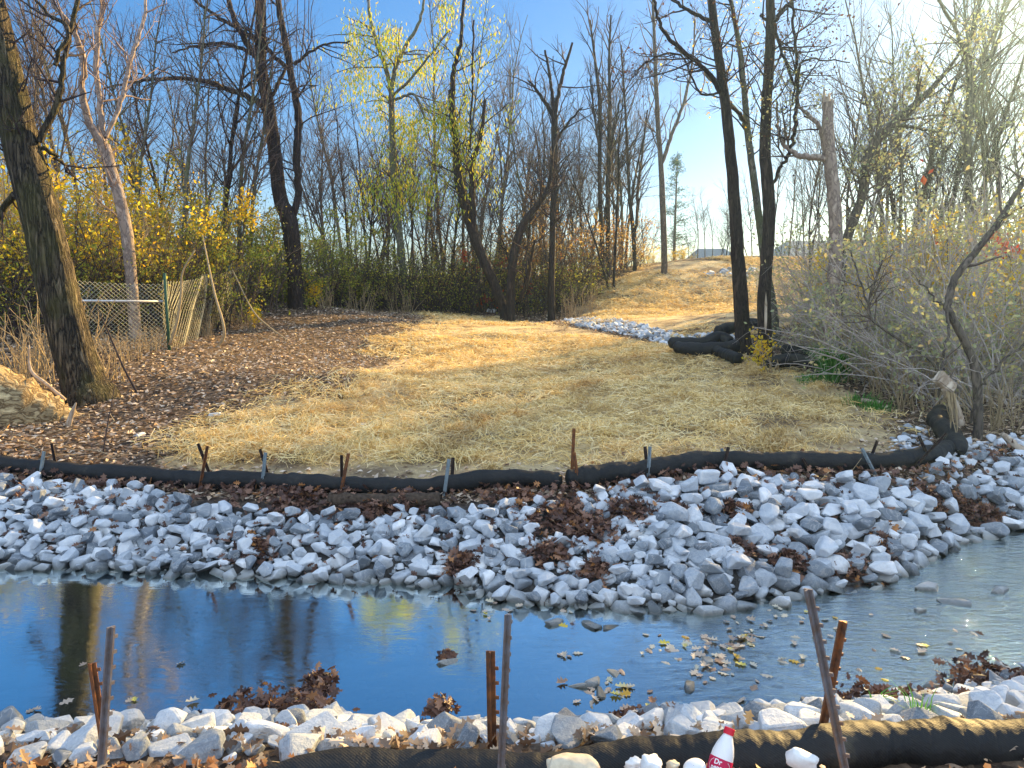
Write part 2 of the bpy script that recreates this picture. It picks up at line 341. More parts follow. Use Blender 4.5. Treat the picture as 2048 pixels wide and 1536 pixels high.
def watermat():
    m = M('creek_water'); geo = m.n('ShaderNodeNewGeometry').outputs['Position']
    mp = m.n('ShaderNodeMapping'); mp.inputs['Scale'].default_value = (1, 1.6, 1); m.l(geo, mp.inputs[0])
    mp2 = m.n('ShaderNodeMapping'); mp2.inputs['Scale'].default_value = (2.2, 6, 1); m.l(geo, mp2.inputs[0])
    a = m.noise(mp.outputs[0], 2.2, 3, .5, .6); b = m.noise(mp2.outputs[0], 2.5, 5, .6, 1.2)
    sx = m.n('ShaderNodeSeparateXYZ'); m.l(geo, sx.inputs[0])
    rip = m.ramp(m.math('ADD', m.math('MULTIPLY', sx.outputs[0], .14), m.math('MULTIPLY', m.noise(geo, .7, 3), .5)), [(.3, (.04, .04, .04)), (.85, (1, 1, 1))])
    h = m.math('ADD', m.math('MULTIPLY', a, .2), m.math('MULTIPLY', m.math('MULTIPLY', b, rip), 3.0))
    bmp = m.bump(h, .5, .010)
    gl = m.n('ShaderNodeBsdfGlossy'); gl.inputs['Roughness'].default_value = .015; gl.inputs['Color'].default_value = (.88, 1, 1, 1); m.l(bmp, gl.inputs['Normal'])
    tr = m.n('ShaderNodeBsdfTransparent'); tr.inputs['Color'].default_value = (.26, .36, .35, 1)
    fr = m.n('ShaderNodeFresnel'); fr.inputs['IOR'].default_value = 1.6; m.l(bmp, fr.inputs['Normal'])
    fac = m.ramp(fr.outputs[0], [(0, (.15, .15, .15)), (.15, (.85, .85, .85)), (1, (1, 1, 1))])
    mx = m.n('ShaderNodeMixShader'); m.l(fac, mx.inputs[0]); m.l(tr.outputs[0], mx.inputs[1]); m.l(gl.outputs[0], mx.inputs[2]); m.l(mx.outputs[0], m.out.inputs[0]); return m.m
MAT['water'] = watermat()
def sockmat():
    m = M('filter_sock_fabric'); v = m.coord(); n = m.noise(v, 3.5, 7, .65); wv = m.n('ShaderNodeTexWave', bands_direction='DIAGONAL'); m.l(v, wv.inputs['Vector']); wv.inputs['Scale'].default_value = 48; wv.inputs['Distortion'].default_value = 1.5; wv.inputs['Detail'].default_value = 2
    c = m.ramp(n, [(.45, (.007, .008, .009)), (.64, (.016, .016, .016)), (.8, (.09, .08, .05))])
    m.col(m.mix(m.math('MULTIPLY', wv.outputs['Fac'], .18), c, (.05, .048, .042))); m.b.inputs['Roughness'].default_value = .65; m.b.inputs['Specular IOR Level'].default_value = .3
    m.nrm(m.bump(wv.outputs['Fac'], .25, .002, m.bump(m.noise(v, 9, 5), .6, .03))); return m.m
MAT['sock'] = sockmat()
def steel(name, rust, base):
    m = M(name); v = m.coord((1, 1, 1)); n = m.noise(v, 22, 7, .7)
    m.col(m.ramp(n, [(.38, base), (.62, rust)])); m.b.inputs['Metallic'].default_value = .5; m.b.inputs['Roughness'].default_value = .55; m.nrm(m.bump(n, .4, .003)); return m.m
MAT['steel_grey'] = steel('post_grey_steel', (.2, .15, .12), (.24, .24, .26))
MAT['steel_rust'] = steel('post_rusty_steel', (.3, .12, .045), (.11, .06, .04))
MAT['steel_dark'] = steel('post_dark_steel', (.07, .045, .035), (.03, .025, .025))
MAT['steel_blue'] = steel('post_painted', (.2, .25, .27), (.28, .34, .37))
MAT['galv'] = plain('galvanised', (.55, .56, .55), .4, .4)
MAT['wire'] = plain('chain_link_wire', (.36, .35, .26), .6, .2)
MAT['greenpost'] = plain('green_post', (.03, .09, .06), .6)
MAT['log'] = bark('log_weathered', (.16, .10, .045), (.62, .48, .26), (1.2, 11, 11), .8, .03)
MAT['wood_pale'] = bark('splintered_wood', (.3, .22, .15), (.68, .58, .45), (6, 6, 2), .6, .01)
MAT['mulch'] = plain('mulch_roll', (.07, .05, .035), .95, 0, .6, 30, .9)
MAT['foam'] = plain('polystyrene', (.8, .79, .76), .7, 0, .06, 60, .3)
MAT['foam_tan'] = plain('dirty_foam', (.66, .56, .4), .85, 0, .2, 30, .6)
MAT['white_pl'] = plain('white_plastic', (.85, .83, .8), .3, 0, .03)
MAT['red_pl'] = plain('red_plastic', (.65, .02, .04), .3, 0, .05)
MAT['lab_red'] = plain('label_red', (.5, .01, .06), .35, 0, .08)
MAT['blue_pl'] = plain('blue_plastic', (.12, .4, .65), .35, 0, .05)
MAT['white_ink'] = plain('white_ink', (.85, .82, .82), .4, 0, .02)
MAT['bag'] = plain('plastic_bag', (.6, .68, .76), .3, 0, .12)
MAT['brick'] = plain('house_wall', (.3, .24, .2), .9)
MAT['roof'] = plain('roof_shingle', (.17, .18, .2), .9)
MAT['glass'] = plain('window_dark', (.03, .04, .05), .15)

# ------------------------------------------------------------------ ground
GP = lambda L: [G(x, y) for x, y in L]
straw_poly = GP([(310, 925), (420, 950), (620, 965), (800, 968), (1000, 962), (1150, 950), (1300, 935), (1450, 915), (1650, 915), (1800, 895), (1800, 860), (1740, 805), (1600, 742), (1500, 725), (1330, 695), (1130, 652), (1000, 632), (900, 632), (820, 655), (840, 690), (720, 750), (690, 800), (560, 785), (460, 830), (420, 870)])
hill_poly = GP([(1140, 628), (1190, 575), (1260, 540), (1400, 524), (1500, 517), (1750, 522)]) + [G(1660, 600), G(1600, 660), G(1450, 668), G(1340, 672), G(1230, 645)]
def axis(spec):
    out = [spec[0][0]]
    for a, b, st in spec:
        k = max(1, int(round((b - a) / st))); out += list(np.linspace(a, b, k + 1)[1:])
    return np.array(out)
gx = axis([(-260, -120, 40), (-120, -30, 9), (-30, -12, .9), (-12, -7, .25), (-7, 7, .09), (7, 14, .25), (14, 32, .9), (32, 120, 9), (120, 260, 40)])
gy = axis([(-100, -20, 20), (-20, 1, 1.5), (1, 12, .09), (12, 22, .2), (22, 46, .5), (46, 120, 6), (120, 320, 40)])
XX, YY = np.meshgrid(gx, gy); xs, ys = XX.ravel(), YY.ravel(); zs = gz(xs, ys)
def signed(x, y, poly):
    d = polydist(x, y, poly); return np.where(inpoly(x, y, poly), d, -d)
s1 = signed(xs, ys, straw_poly); s2 = signed(xs, ys, hill_poly) - .35 + bumps(xs * 1.5, ys * 2.5) * 8
strawA = np.clip(.5 + np.maximum(s1 / 1.0, s2 / 1.6), -.5, 1.5)
yFv = np.interp(xs, farW[:, 0], farW[:, 1]); ySv = np.interp(xs, sockF[:, 0], sockF[:, 1])
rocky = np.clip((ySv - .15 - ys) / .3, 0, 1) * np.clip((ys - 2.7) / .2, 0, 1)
nx, ny = len(gx), len(gy); ii = np.arange(nx * ny).reshape(ny, nx)
FQ = np.stack([ii[:-1, :-1], ii[:-1, 1:], ii[1:, 1:], ii[1:, :-1]], -1).reshape(-1, 4)
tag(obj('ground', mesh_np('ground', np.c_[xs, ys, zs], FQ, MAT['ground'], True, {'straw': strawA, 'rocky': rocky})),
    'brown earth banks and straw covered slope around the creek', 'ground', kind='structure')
wx = np.linspace(-60, 60, 3); wy_n = np.interp(wx, nearW[:, 0], nearW[:, 1])
wxs = np.linspace(-60, 60, 121); n0 = np.interp(wxs, nearW[:, 0], nearW[:, 1]) - .25; f0 = np.interp(wxs, farW[:, 0], farW[:, 1]) + .25
Vw = np.concatenate([np.c_[wxs, n0, np.full(121, WATER)], np.c_[wxs, f0, np.full(121, WATER)]])
Fw = np.array([(i, i + 1, i + 122, i + 121) for i in range(120)])
tag(obj('water', mesh_np('water', Vw, Fw, MAT['water'])), 'shallow clear creek water reflecting sky and trees', 'water', kind='structure')

# ------------------------------------------------------------------ rocks
def rock_template(seed, flat=.6):
    rs = np.random.RandomState(seed); bm = bmesh.new()
    ax = np.array((1, rs.uniform(.6, .95), rs.uniform(.4, .75) * (1.2 if flat > .7 else 1)))
    pts = rs.normal(size=(rs.randint(14, 25), 3)); pts /= np.linalg.norm(pts, axis=1, keepdims=True)
    pts = np.sign(pts) * np.abs(pts) ** .7; pts *= rs.uniform(.38, .52, (len(pts), 1))
    for p in pts * ax: bm.verts.new(p)
    r = bmesh.ops.convex_hull(bm, input=bm.verts); bmesh.ops.delete(bm, geom=list({g for g in r['geom_interior'] + r['geom_unused'] if isinstance(g, bmesh.types.BMVert)}), context='VERTS')
    bmesh.ops.dissolve_limit(bm, angle_limit=R(22), verts=bm.verts, edges=bm.edges)
    bmesh.ops.bevel(bm, geom=bm.edges[:], offset=.06, segments=2, affect='EDGES', profile=.55, clamp_overlap=True)
    bmesh.ops.triangulate(bm, faces=bm.faces)
    me = bpy.data.meshes.new('rock'); bm.to_mesh(me); bm.free()
    me.polygons.foreach_set('use_smooth', [False] * len(me.polygons)); me.materials.append(MAT['rock'])
    V = np.array([v.co for v in me.vertices]); Fc = np.array([p.vertices[:] for p in me.polygons]); return me, V, Fc
ROCKS = [rock_template(100 + i) for i in range(18)]
def rock_obj(label, group, p, size, rot=None, k=None, name='rock', scale=None, rs=random.Random(3), cat='rock'):
    me = ROCKS[rs.randrange(18) if k is None else k][0]; o = obj(name, me, None, p); o.scale = scale or (size, size, size)
    o.rotation_euler = rot or (rs.uniform(-.6, .6), rs.uniform(-.6, .6), rs.uniform(0, 6.28)); tag(o, label, cat, group); return o
def scatter(poly, n, smin, smax, rs, pack=.62, power=2.2):
    poly = np.asarray(poly)[:, :2]; lo, hi = poly.min(0), poly.max(0); pts = []; grid = {}
    sizes = np.sort(smin + (smax - smin) * rs.uniform(size=n) ** power)[::-1]
    cell = smax
    for s_ in sizes:
        for _ in range(7):
            x, y = rs.uniform(lo[0], hi[0]), rs.uniform(lo[1], hi[1])
            if not inpoly(np.array([x]), np.array([y]), poly)[0]: continue
            cx, cy = int(x // cell), int(y // cell); ok = True
            for a in (-1, 0, 1):
                for b in (-1, 0, 1):
                    for (u, v, t) in grid.get((cx + a, cy + b), ()):
                        if (u - x) ** 2 + (v - y) ** 2 < (pack * .5 * (s_ + t)) ** 2: ok = False; break
                    if not ok: break
                if not ok: break
            if ok: grid.setdefault((cx, cy), []).append((x, y, s_)); pts.append((x, y, s_)); break
    return pts
rs = np.random.RandomState(11)
bx = np.linspace(-9, 9, 40)
fy = lambda x: np.interp(x, farW[:, 0], farW[:, 1]); sy = lambda x: np.interp(x, sockF[:, 0], sockF[:, 1]); nyy = lambda x: np.interp(x, nearW[:, 0], nearW[:, 1])
def band(x0, x1, ya, yb): 
    t = np.linspace(x0, x1, 50); return np.r_[np.c_[t, ya(t)], np.c_[t[::-1], yb(t[::-1])]]
Xm = 1.4
farL = band(-8.5, Xm, lambda x: fy(x) - .12, lambda x: sy(x) - .24 - .20 * np.clip((x + 3.6) / .5, 0, 1) * np.clip((1 - x) / .4, 0, 1))
farR = band(Xm, 8.5, lambda x: fy(x) - .2, lambda x: sy(x) - .20 + .5 * np.clip((x - 4.3) / .4, 0, 1))
sub = band(-7, 7.5, lambda x: fy(x) - 1.0, lambda x: fy(x) - .1)
nearB = band(-4.2, 4.6, lambda x: 2.68 - .1 * np.clip((-.6 - x) / .3, 0, 1), lambda x: nyy(x) + .12)
nsub = band(-4.6, 5, lambda x: nyy(x) + .1, lambda x: nyy(x) + .9)
patch = GP([(1790, 860), (1850, 850), (1870, 900), (1850, 925), (1700, 935), (1600, 928), (1780, 900)])
dam = [G(x, y) for x, y in [(1115, 640), (1230, 640), (1300, 655), (1370, 672), (1460, 668), (1500, 690), (1440, 690), (1330, 690), (1240, 668), (1150, 652)]]
dam2 = [G(x, y) for x, y in [(1400, 552), (1470, 535), (1530, 540), (1500, 556)]]
EX = []   # avoid leaf patches
leafpatch = [(600, 1003, .34), (1030, 1005, .2), (1120, 1040, .34), (1180, 1070, .26), (1100, 1120, .16), (1465, 1030, .14), (1480, 1110, .13), (1860, 1010, .22), (1930, 1030, .2), (1990, 1050, .2), (1190, 1155, .14), (740, 1030, .18), (1580, 1135, .2), (1780, 1110, .18), (520, 1110, .14), (920, 1145, .16), (1700, 1160, .2), (1350, 1030, .16), (810, 1010, .2), (1250, 1030, .22)]
LP = [(*G(x, y)[:2], r) for x, y, r in leafpatch]
allr = []
for poly, n, a, b, pk, zone in [(farL, 6500, .035, .235, .56, 'fl'), (farR, 5600, .045, .28, .56, 'fr'), (sub, 900, .06, .2, .6, 'sub'), (nearB, 1500, .06, .22, .56, 'nb'), (nsub, 260, .06, .2, .6, 'sub'), (patch, 90, .07, .2, .6, 'pt'), (dam, 900, .1, .26, .55, 'dam'), (dam2, 60, .15, .4, .6, 'dam')]:
    for x, y, s_ in scatter(poly, n, a, b, rs, pk, 1.7 if zone == 'fr' else 2.2):
        if zone[0] == 'f' and any((x - u) ** 2 + (y - v) ** 2 < (r * .75) ** 2 for u, v, r in LP) and rs.rand() < .8: continue
        allr.append((x, y, s_, zone))
# second loose layer resting on top
for poly, n, a, b, zone in [(farL, 800, .06, .2, 'fl'), (farR, 800, .07, .26, 'fr')]:
    for x, y, s_ in scatter(poly, n, a, b, rs, .9, 1.5):
        if any((x - u) ** 2 + (y - v) ** 2 < (r * .75) ** 2 for u, v, r in LP): continue
        allr.append((x, y, s_, zone + '+'))
AR = np.array([(a, b, c) for a, b, c, _ in allr]); zz = gz(AR[:, 0], AR[:, 1])
score = AR[:, 2] / np.hypot(AR[:, 0], AR[:, 1]); vis = np.abs(AR[:, 0] / AR[:, 1]) < .68
score = np.where(vis, score, 0)
for i, q in enumerate(allr):
    if q[3] == 'sub': score[i] = 0
order = np.argsort(-score); indiv = set(order[:262].tolist())
RL = {'fl': ('grey angular riprap rock on the far bank left of the tallest stake', 'riprap rocks on the left of the far bank'),
      'fr': ('pale angular riprap rock heaped on the far bank right of the tallest stake', 'riprap rocks on the right of the far bank'),
      'nb': ('angular limestone rock lining the near creek edge', 'rocks lining the near creek edge'),
      'pt': ('pale rock lying inside the bend of the black filter sock', 'rocks inside the sock bend'),
      'dam': ('pale stone in the rock strip below the hill', 'stones in the far rock strip')}
rr = random.Random(8); stuffV, stuffF, off = {}, {}, 0
parts_by = {}
for i, (x, y, s_, zn) in enumerate(allr):
    top = zn.endswith('+'); zk = zn.rstrip('+')
    e = (rs.uniform(-.55, .55), rs.uniform(-.55, .55), rs.uniform(0, 6.28)); k = rs.randint(18)
    z = zz[i] + s_ * .10 + (s_ * .34 + .02 if top else 0)
    if zk == 'fr' and y > sy(x) - .42: s_ *= .8; z -= .05
    if i in indiv:
        L = RL[zk]; rock_obj(L[0], L[1], (x, y, z), s_ * 1.15, e, k)
    else:
        V, Fc = ROCKS[k][1], ROCKS[k][2]; mt = np.array(Euler(e).to_matrix()) * (s_ * 1.15)
        key = {'sub': 'creek', 'dam': 'dam'}.get(zk, 'bank'); parts_by.setdefault(key, []).append((V @ mt.T + (x, y, z), Fc))
for key, lab in [('bank', 'smaller grey rocks filling the riprap on both banks'), ('creek', 'wet stones lying on the creek bed'), ('dam', 'many small pale stones in the strip below the hill')]:
    Vs, Fs, off = [], [], 0
    for V, Fc in parts_by.get(key, []): Vs.append(V); Fs.append(Fc + off); off += len(V)
    if Vs: tag(obj({'bank': 'riprap_gravel', 'creek': 'creek_stones', 'dam': 'stone_strip'}[key], mesh_np(key, np.concatenate(Vs), np.concatenate(Fs), MAT['rock'], False)), lab, 'rocks', kind='stuff')
# rocks the photograph singles out: (label, px, py, Y or None, (sx,sy,sz))
def hero_rock(label, px, py, sx, sy_, sz, k, rz=0, Y=None, tilt=0, lift=.1, cat='rock'):
    p = G(px, py) if Y is None else P(px, py, Y); g = gz1(p[0], p[1])
    if Y is not None: g = p[2]
    rock_obj(label, None, (p[0], p[1], g + sz * lift), 1, (tilt, tilt * .5, rz), k, scale=(sx, sy_, sz), cat=cat)
for a in [('large white flat topped stone on the far waterline at left', 315, 1116, .36, .2, .16, 2, .1),
          ('large dark slab leaning in the riprap by the brown leaf patch', 770, 1068, .3, .2, .3, 4, .5, None, .4),
          ('cream triangular stone above the dark slab', 808, 1062, .24, .2, .2, 5, 2.),
          ('broad blue grey stone at the far waterline, mid bank', 835, 1122, .27, .2, .2, 6, .2),
          ('upright pale oval stone beside the brown leaf patch', 1028, 1015, .2, .14, .26, 7, .3),
          ('round pale veined boulder at the top of the riprap', 1288, 985, .3, .24, .3, 8, .8),
          ('oblong white stone against the black sock', 1660, 940, .3, .18, .2, 9, .2),
          ('broad pale block at the top right of the riprap', 1545, 972, .34, .22, .22, 10, 2.9),
          ('cream boulder on the rock heap at far right', 1960, 915, .38, .3, .3, 11, .6),
          ('flat grey slab buried by leaves on the right bank', 1840, 1020, .34, .22, .16, 12, .1),
          ('flat grey slab lying behind the sock near the middle stakes', 862, 968, .3, .16, .16, 13, .1, None, .1),
          ('tan boulder at the foot of the undergrowth left of the clearing', 698, 612, .85, .6, .55, 14, .2),
          ('small tan boulder under the trees at the back of the clearing', 982, 624, .55, .4, .35, 15, .4),
          ('small pale stone in the leaf litter by the straw edge', 430, 832, .2, .14, .16, 1, .4),
          ('bluish stone among the leaves near the big trunk', 280, 872, .22, .14, .14, 3, 1.4),
          ('white pebble on the straw left of centre', 445, 897, .1, .09, .1, 2, .4)]: hero_rock(*a)
for a in [('white domed boulder at the left end of the near bank', 118, 1452, .2, .16, .15, 0, .2, 3.45),
          ('grey block under the white domed boulder', 105, 1495, .24, .2, .16, 3, .9, 3.2),
          ('white tilted slab at the left edge of the near bank', 18, 1468, .22, .16, .16, 5, 1.9, 3.3),
          ('steel blue boulder behind the small near leaf heap', 415, 1478, .18, .16, .19, 6, .5, 3.25),
          ('pointed grey stone at the near waterline', 372, 1432, .14, .12, .15, 7, 1.5, 3.7),
          ('squat blue stone with a pale top left of the dark near boulder', 748, 1480, .2, .16, .16, 8, .3, 3.1),
          ('white rough boulder near the leaf heap at the bottom', 668, 1478, .19, .16, .18, 9, 2.3, 3.0),
          ('large dark blue boulder left of the rusty near post', 888, 1480, .22, .18, .22, 4, .1, 3.0),
          ('white sloping slab at the foot of the rusty near post', 948, 1502, .17, .12, .13, 2, .9, 2.85),
          ('tall pale block right of the two near posts', 1042, 1488, .14, .13, .2, 10, 0, 2.95),
          ('small slate blue stone between the tall block and the tan boulder', 1112, 1482, .13, .11, .13, 11, .7, 3.0),
          ('largest tan ribbed boulder on the near bank', 1215, 1474, .3, .2, .2, 12, -.3, 3.05, .25),
          ('low pale block right of the tan ribbed boulder', 1330, 1476, .2, .15, .13, 13, .3, 3.1),
          ('blue grey block behind the bottle', 1400, 1486, .17, .13, .13, 14, 1.3, 2.95),
          ('tall slate slab rising behind the bottle cap', 1478, 1458, .17, .12, .2, 15, .1, 3.1),
          ('bluish slab behind the crossed near posts', 1612, 1452, .22, .13, .17, 16, .2, 3.1),
          ('angular grey block right of the crossed near posts', 1725, 1442, .26, .17, .16, 17, .5, 3.1),
          ('pale block under the sedge leaves at near right', 1818, 1432, .2, .14, .14, 1, .8, 3.3),
          ('blue grey slab at the near right corner', 1930, 1440, .26, .18, .16, 3, 1.2, 3.2),
          ('small pointed stone at near right by the sock', 2010, 1450, .16, .14, .14, 5, .2, 3.2)]: 
    hero_rock(a[0], a[1], a[2], a[3], a[4], a[5], a[6], a[7], a[8], a[9] if len(a) > 9 else .15, 0)
for i, (px, py, s_, lab) in enumerate([(1092, 1184, .17, 'pale stone breaking the water below the riprap point'), (1108, 1206, .16, 'flat dark stone just below the pale mid creek stone'), (1112, 1246, .13, 'round grey stone standing in the creek under the riprap point'),
        (1183, 1250, .14, 'thin dark stone barely breaking the water at mid creek'), (1222, 1256, .12, 'low wet stone at the end of the thin dark one'), (895, 1326, .12, 'dark wet stone with leaves alone in the middle of the creek'), (1158, 1372, .1, 'pale stone at the left of the mid creek cluster'),
        (1190, 1366, .14, 'long pale stone in the mid creek cluster'), (1228, 1345, .1, 'upright whitish stone at the top of the mid creek cluster'), (1205, 1385, .12, 'dark stone at the foot of the mid creek cluster'), (1378, 1372, .12, 'single pale wedge shaped stone standing in the creek'),
        (1415, 1322, .12, 'dark wet stone among floating leaves right of centre'), (1855, 1178, .2, 'brown rock in the riffle at right'), (1912, 1206, .2, 'black flat rock in the riffle at right'), (1846, 1222, .12, 'small dark rock below the riffle'), (2000, 1182, .16, 'thin dark rock at the right of the riffle'), (1108, 1168, .14, 'low stone at the tip of the riprap point'), (1382, 1206, .2, 'whitish wedge at the right foot of the riprap')]):
    p = PZ(px, py, WATER); rock_obj(lab, None, (p[0], p[1], WATER - .005), 1, (.1, .1, rr.uniform(0, 3)), i % 18, scale=(s_ * 1.55, s_ * 1.15, s_ * .95))

# ------------------------------------------------------------------ filter socks
def sock(name, label, pts, r, cat='filter sock', group=None, n=160, squash=.82, seed=1, ends=True):
    rs = np.random.RandomState(seed); pt = spline(pts, n); s_ = np.linspace(0, 1, n)
    L = np.linalg.norm(np.diff(pt, axis=0), axis=1).sum()
    rad = r * (1 + .10 * np.sin(s_ * L * 5.1 + seed) + .07 * np.sin(s_ * L * 13 + 2) + .04 * rs.normal(size=n))
    rad = np.convolve(np.r_[rad[0], rad, rad[-1]], [.25, .5, .25], 'valid')
    if ends: rad[:4] *= [.05, .5, .8, .95]; rad[-4:] *= [.95, .8, .5, .05]
    T = Tubes(); T.add(pt, rad, 16); o0 = pt[n // 2].copy(); V, Fq = T.data()
    V = V - o0; return tag(obj(name, mesh_np(name, V, Fq, MAT['sock']), None, o0), label, cat, group)
fs = []
for px, dz in [(-650, 0), (-300, 0), (0, 0), (80, 0), (150, .0), (280, 0), (400, 0), (520, .0), (600, 0), (700, -.01), (800, -.02), (880, 0), (1000, .03), (1090, .0), (1125, -.03)]:
    x = np.interp(px, [-700, 0, 150, 400, 600, 800, 1000, 1147], sockF[:8, 0]); y = float(sy(x)); fs.append((x, y, gz1(x, y) + .085 + dz))
sock('filter_sock', 'long black filter sock edging the far bank left of the tallest stake', fs, .092, n=260, seed=2)
fs2 = []
for px, py, Y in [(1130, 967, 7.46), (1175, 966, 7.5), (1230, 963, 7.6), (1300, 950, 7.7), (1380, 946, 7.85), (1450, 936, 7.95), (1550, 938, 7.95), (1650, 940, 7.95), (1750, 936, 8.0), (1820, 924, 8.2), (1868, 912, 8.45), (1900, 893, 8.8)]:
    q = P(px, py, Y); fs2.append(np.array((q[0], Y, max(q[2], gz1(q[0], Y) + .10))))
sock('filter_sock', 'black filter sock held by stakes above the right riprap', fs2, .105, n=220, seed=5)
fs3 = [np.array((*P(a, b, c)[:2], gz1(*P(a, b, c)[:2]) + .10)) for a, b, c in [(1915, 915, 8.6), (1905, 885, 9.2), (1885, 860, 9.9), (1875, 838, 10.6), (1885, 815, 11.4)]]
sock('filter_sock', 'muddy black filter sock bend running back into the undergrowth at right', fs3, .12, n=60, seed=8)
ns = [P(*q) for q in [(380, 1640, 2.25), (560, 1578, 2.32), (700, 1558, 2.38), (850, 1556, 2.42), (1000, 1556, 2.45), (1150, 1545, 2.46), (1300, 1527, 2.5), (1420, 1522, 2.5), (1540, 1518, 2.5), (1650, 1500, 2.53), (1760, 1487, 2.58), (1850, 1490, 2.6), (1950, 1492, 2.62), (2060, 1494, 2.64), (2300, 1500, 2.7)]]
sock('filter_sock', 'dusty black filter sock crossing the bottom right foreground', ns, .088, n=260, seed=11)
g = 'loose sock sections piled by the twin trees'
for lab, pts, r in [('black sock section doubled over at the front left of the pile', [(1345, 692, 17.3), (1390, 700, 17.1), (1440, 697, 17.1), (1480, 690, 17.2)], .155),
                    ('black sock section arched on top of the pile', [(1335, 684, 17.8), (1370, 688, 17.7), (1410, 684, 17.6), (1440, 673, 17.6), (1462, 690, 17.5)], .14),
                    ('black sock arching behind the left twin trunk', [(1430, 665, 19), (1460, 656, 19.2), (1500, 648, 19.4), (1535, 656, 19.3), (1560, 672, 19)], .15),
                    ('short sock end slanting onto the straw before the twin trees', [(1430, 700, 16.9), (1455, 710, 16.5), (1480, 720, 16.1)], .13),
                    ('thin black sock lying right of the twin trees on the litter', [(1560, 700, 16.8), (1600, 702, 16.7), (1640, 706, 16.5), (1665, 710, 16.4)], .13),
                    ('black sock curving from the right trunk toward the grass tuft', [(1520, 728, 15.8), (1560, 722, 15.7), (1590, 720, 15.6), (1620, 728, 15.4), (1650, 745, 14.9)], .13)]:
    P3 = [P(*q) for q in pts]; P3 = [np.array((p[0], p[1], max(p[2], gz1(p[0], p[1]) + r * .7))) for p in P3]
    sock('filter_sock', lab, P3, r, group=g, n=50, seed=len(lab))
T = Tubes(); pth = spline([P(660, 1000, 7.28), P(760, 1003, 7.2), P(880, 1000, 7.2)], 30); T.add(*capped(pth, np.full(30, .075) * (1 + .06 * rs.normal(size=30))), 14)
tag(obj('mulch_log', T.mesh('mulch_log', MAT['mulch'])), 'brown crumbly mulch roll lying below the black sock', 'mulch roll')

# ------------------------------------------------------------------ steel stakes
def bar(Vs, Fs, a, b, prof, up):
    """extrude a flat profile along a->b"""
    a = np.array(a, float); b = np.array(b, float); t = b - a; L = np.linalg.norm(t); t /= L
    n = np.array(up, float); n -= n @ t * t; n /= np.linalg.norm(n); s_ = np.cross(t, n); off = sum(map(len, Vs)); k = len(prof)
    r0 = np.array([a + s_ * p[0] + n * p[1] for p in prof]); Vs.append(np.concatenate([r0, r0 + t * L]))
    Fs += [tuple(off + v for v in (i, (i + 1) % k, (i + 1) % k + k, i + k)) for i in range(k)]; Fs += [tuple(off + i for i in range(k))[::-1], tuple(off + k + i for i in range(k))]
def post(label, top, bot, wd, mat, group=None, studs=0, rot=0., name='steel_stake'):
    W = wd / 2; th = wd * .22
    prof = [(-W, -th / 2), (-th / 2, -th / 2), (-th / 2, -W * 1.2), (th / 2, -W * 1.2), (th / 2, -th / 2), (W, -th / 2), (W, th / 2), (-W, th / 2)]
    Vs, Fs = [], []; up = (math.sin(rot), -math.cos(rot), 0); top = np.array(top); bot = np.array(bot)
    bar(Vs, Fs, bot, top, prof[::-1], (-up[0], -up[1], 0))
    if studs:
        t = (top - bot); L = np.linalg.norm(t); t /= L; up_ = np.array(up); sd = np.cross(t, up_); sd /= np.linalg.norm(sd)
        for q in np.arange(.06, L - .03, studs):
            c = bot + t * q; bar(Vs, Fs, c + t * .0, c + t * .012, [(-.004, 0), (.004, 0), (.003, .014), (-.003, .014)], sd * (1 if rot > 0 else -1) if False else sd)
            Vs[-1] += sd * W * .9
    me = bpy.data.meshes.new(name); V = np.concatenate(Vs) - bot; me.from_pydata([tuple(v) for v in V], [], Fs); me.materials.append(MAT[mat])
    return tag(obj(name, me, None, bot), label, 'stake', group)
SG = 'steel stakes along the far sock'
stk = [((103, 886), (114, 945), 'steel_dark', 'dark stake tilting left, leftmost behind the far sock'), ((88, 903), (78, 965), 'steel_blue', 'pale grey stake at the left end in front of the sock'),
       ((396, 887), (420, 950), 'steel_dark', 'dark leaning stake behind the crossed pair below the straw corner'), ((415, 892), (399, 980), 'steel_rust', 'brown stake in front of the crossed pair below the straw corner'),
       ((520, 898), (540, 962), 'steel_dark', 'dark stake leaning behind the blue grey stake'), ((531, 905), (522, 992), 'steel_blue', 'blue grey stake in front of the sock left of the mulch roll'),
       ((683, 910), (684, 975), 'steel_dark', 'short dark upright stake above the mulch roll'), ((697, 907), (682, 984), 'steel_rust', 'rusty stake crossing the short one above the mulch roll'),
       ((906, 915), (903, 975), 'steel_dark', 'dark upright stake right of the flat grey slab'), ((898, 918), (889, 986), 'steel_blue', 'pale grey stake touching the flat grey slab'),
       ((1148, 857), (1143, 965), 'steel_rust', 'tallest rusty stake on the far sock'), ((1148, 905), (1159, 988), 'steel_rust', 'shorter stake crossing the tallest one'),
       ((1290, 893), (1295, 950), 'steel_dark', 'dark stake of the narrow V right of the tallest stake'), ((1300, 893), (1296, 958), 'steel_blue', 'grey stake of the narrow V right of the tallest stake'),
       ((1443, 897), (1453, 935), 'steel_blue', 'short bluish stake of the low V on the right sock'), ((1457, 894), (1447, 935), 'steel_dark', 'short dark stake of the low V on the right sock'),
       ((1606, 898), (1584, 930), 'steel_rust', 'short stake leaning right beside the straw edge'), ((1605, 917), (1628, 955), 'steel_dark', 'short stake leaning left across the sock face'),
       ((1754, 882), (1737, 925), 'steel_dark', 'dark stake leaning right near the sock bend'), ((1724, 897), (1746, 940), 'steel_blue', 'grey stake crossing the dark one near the sock bend'),
       ((1838, 872), (1864, 932), 'steel_dark', 'dark stake leaning left over the sock bend'), ((1892, 867), (1853, 908), 'steel_dark', 'thin stake lying across the sock bend')]
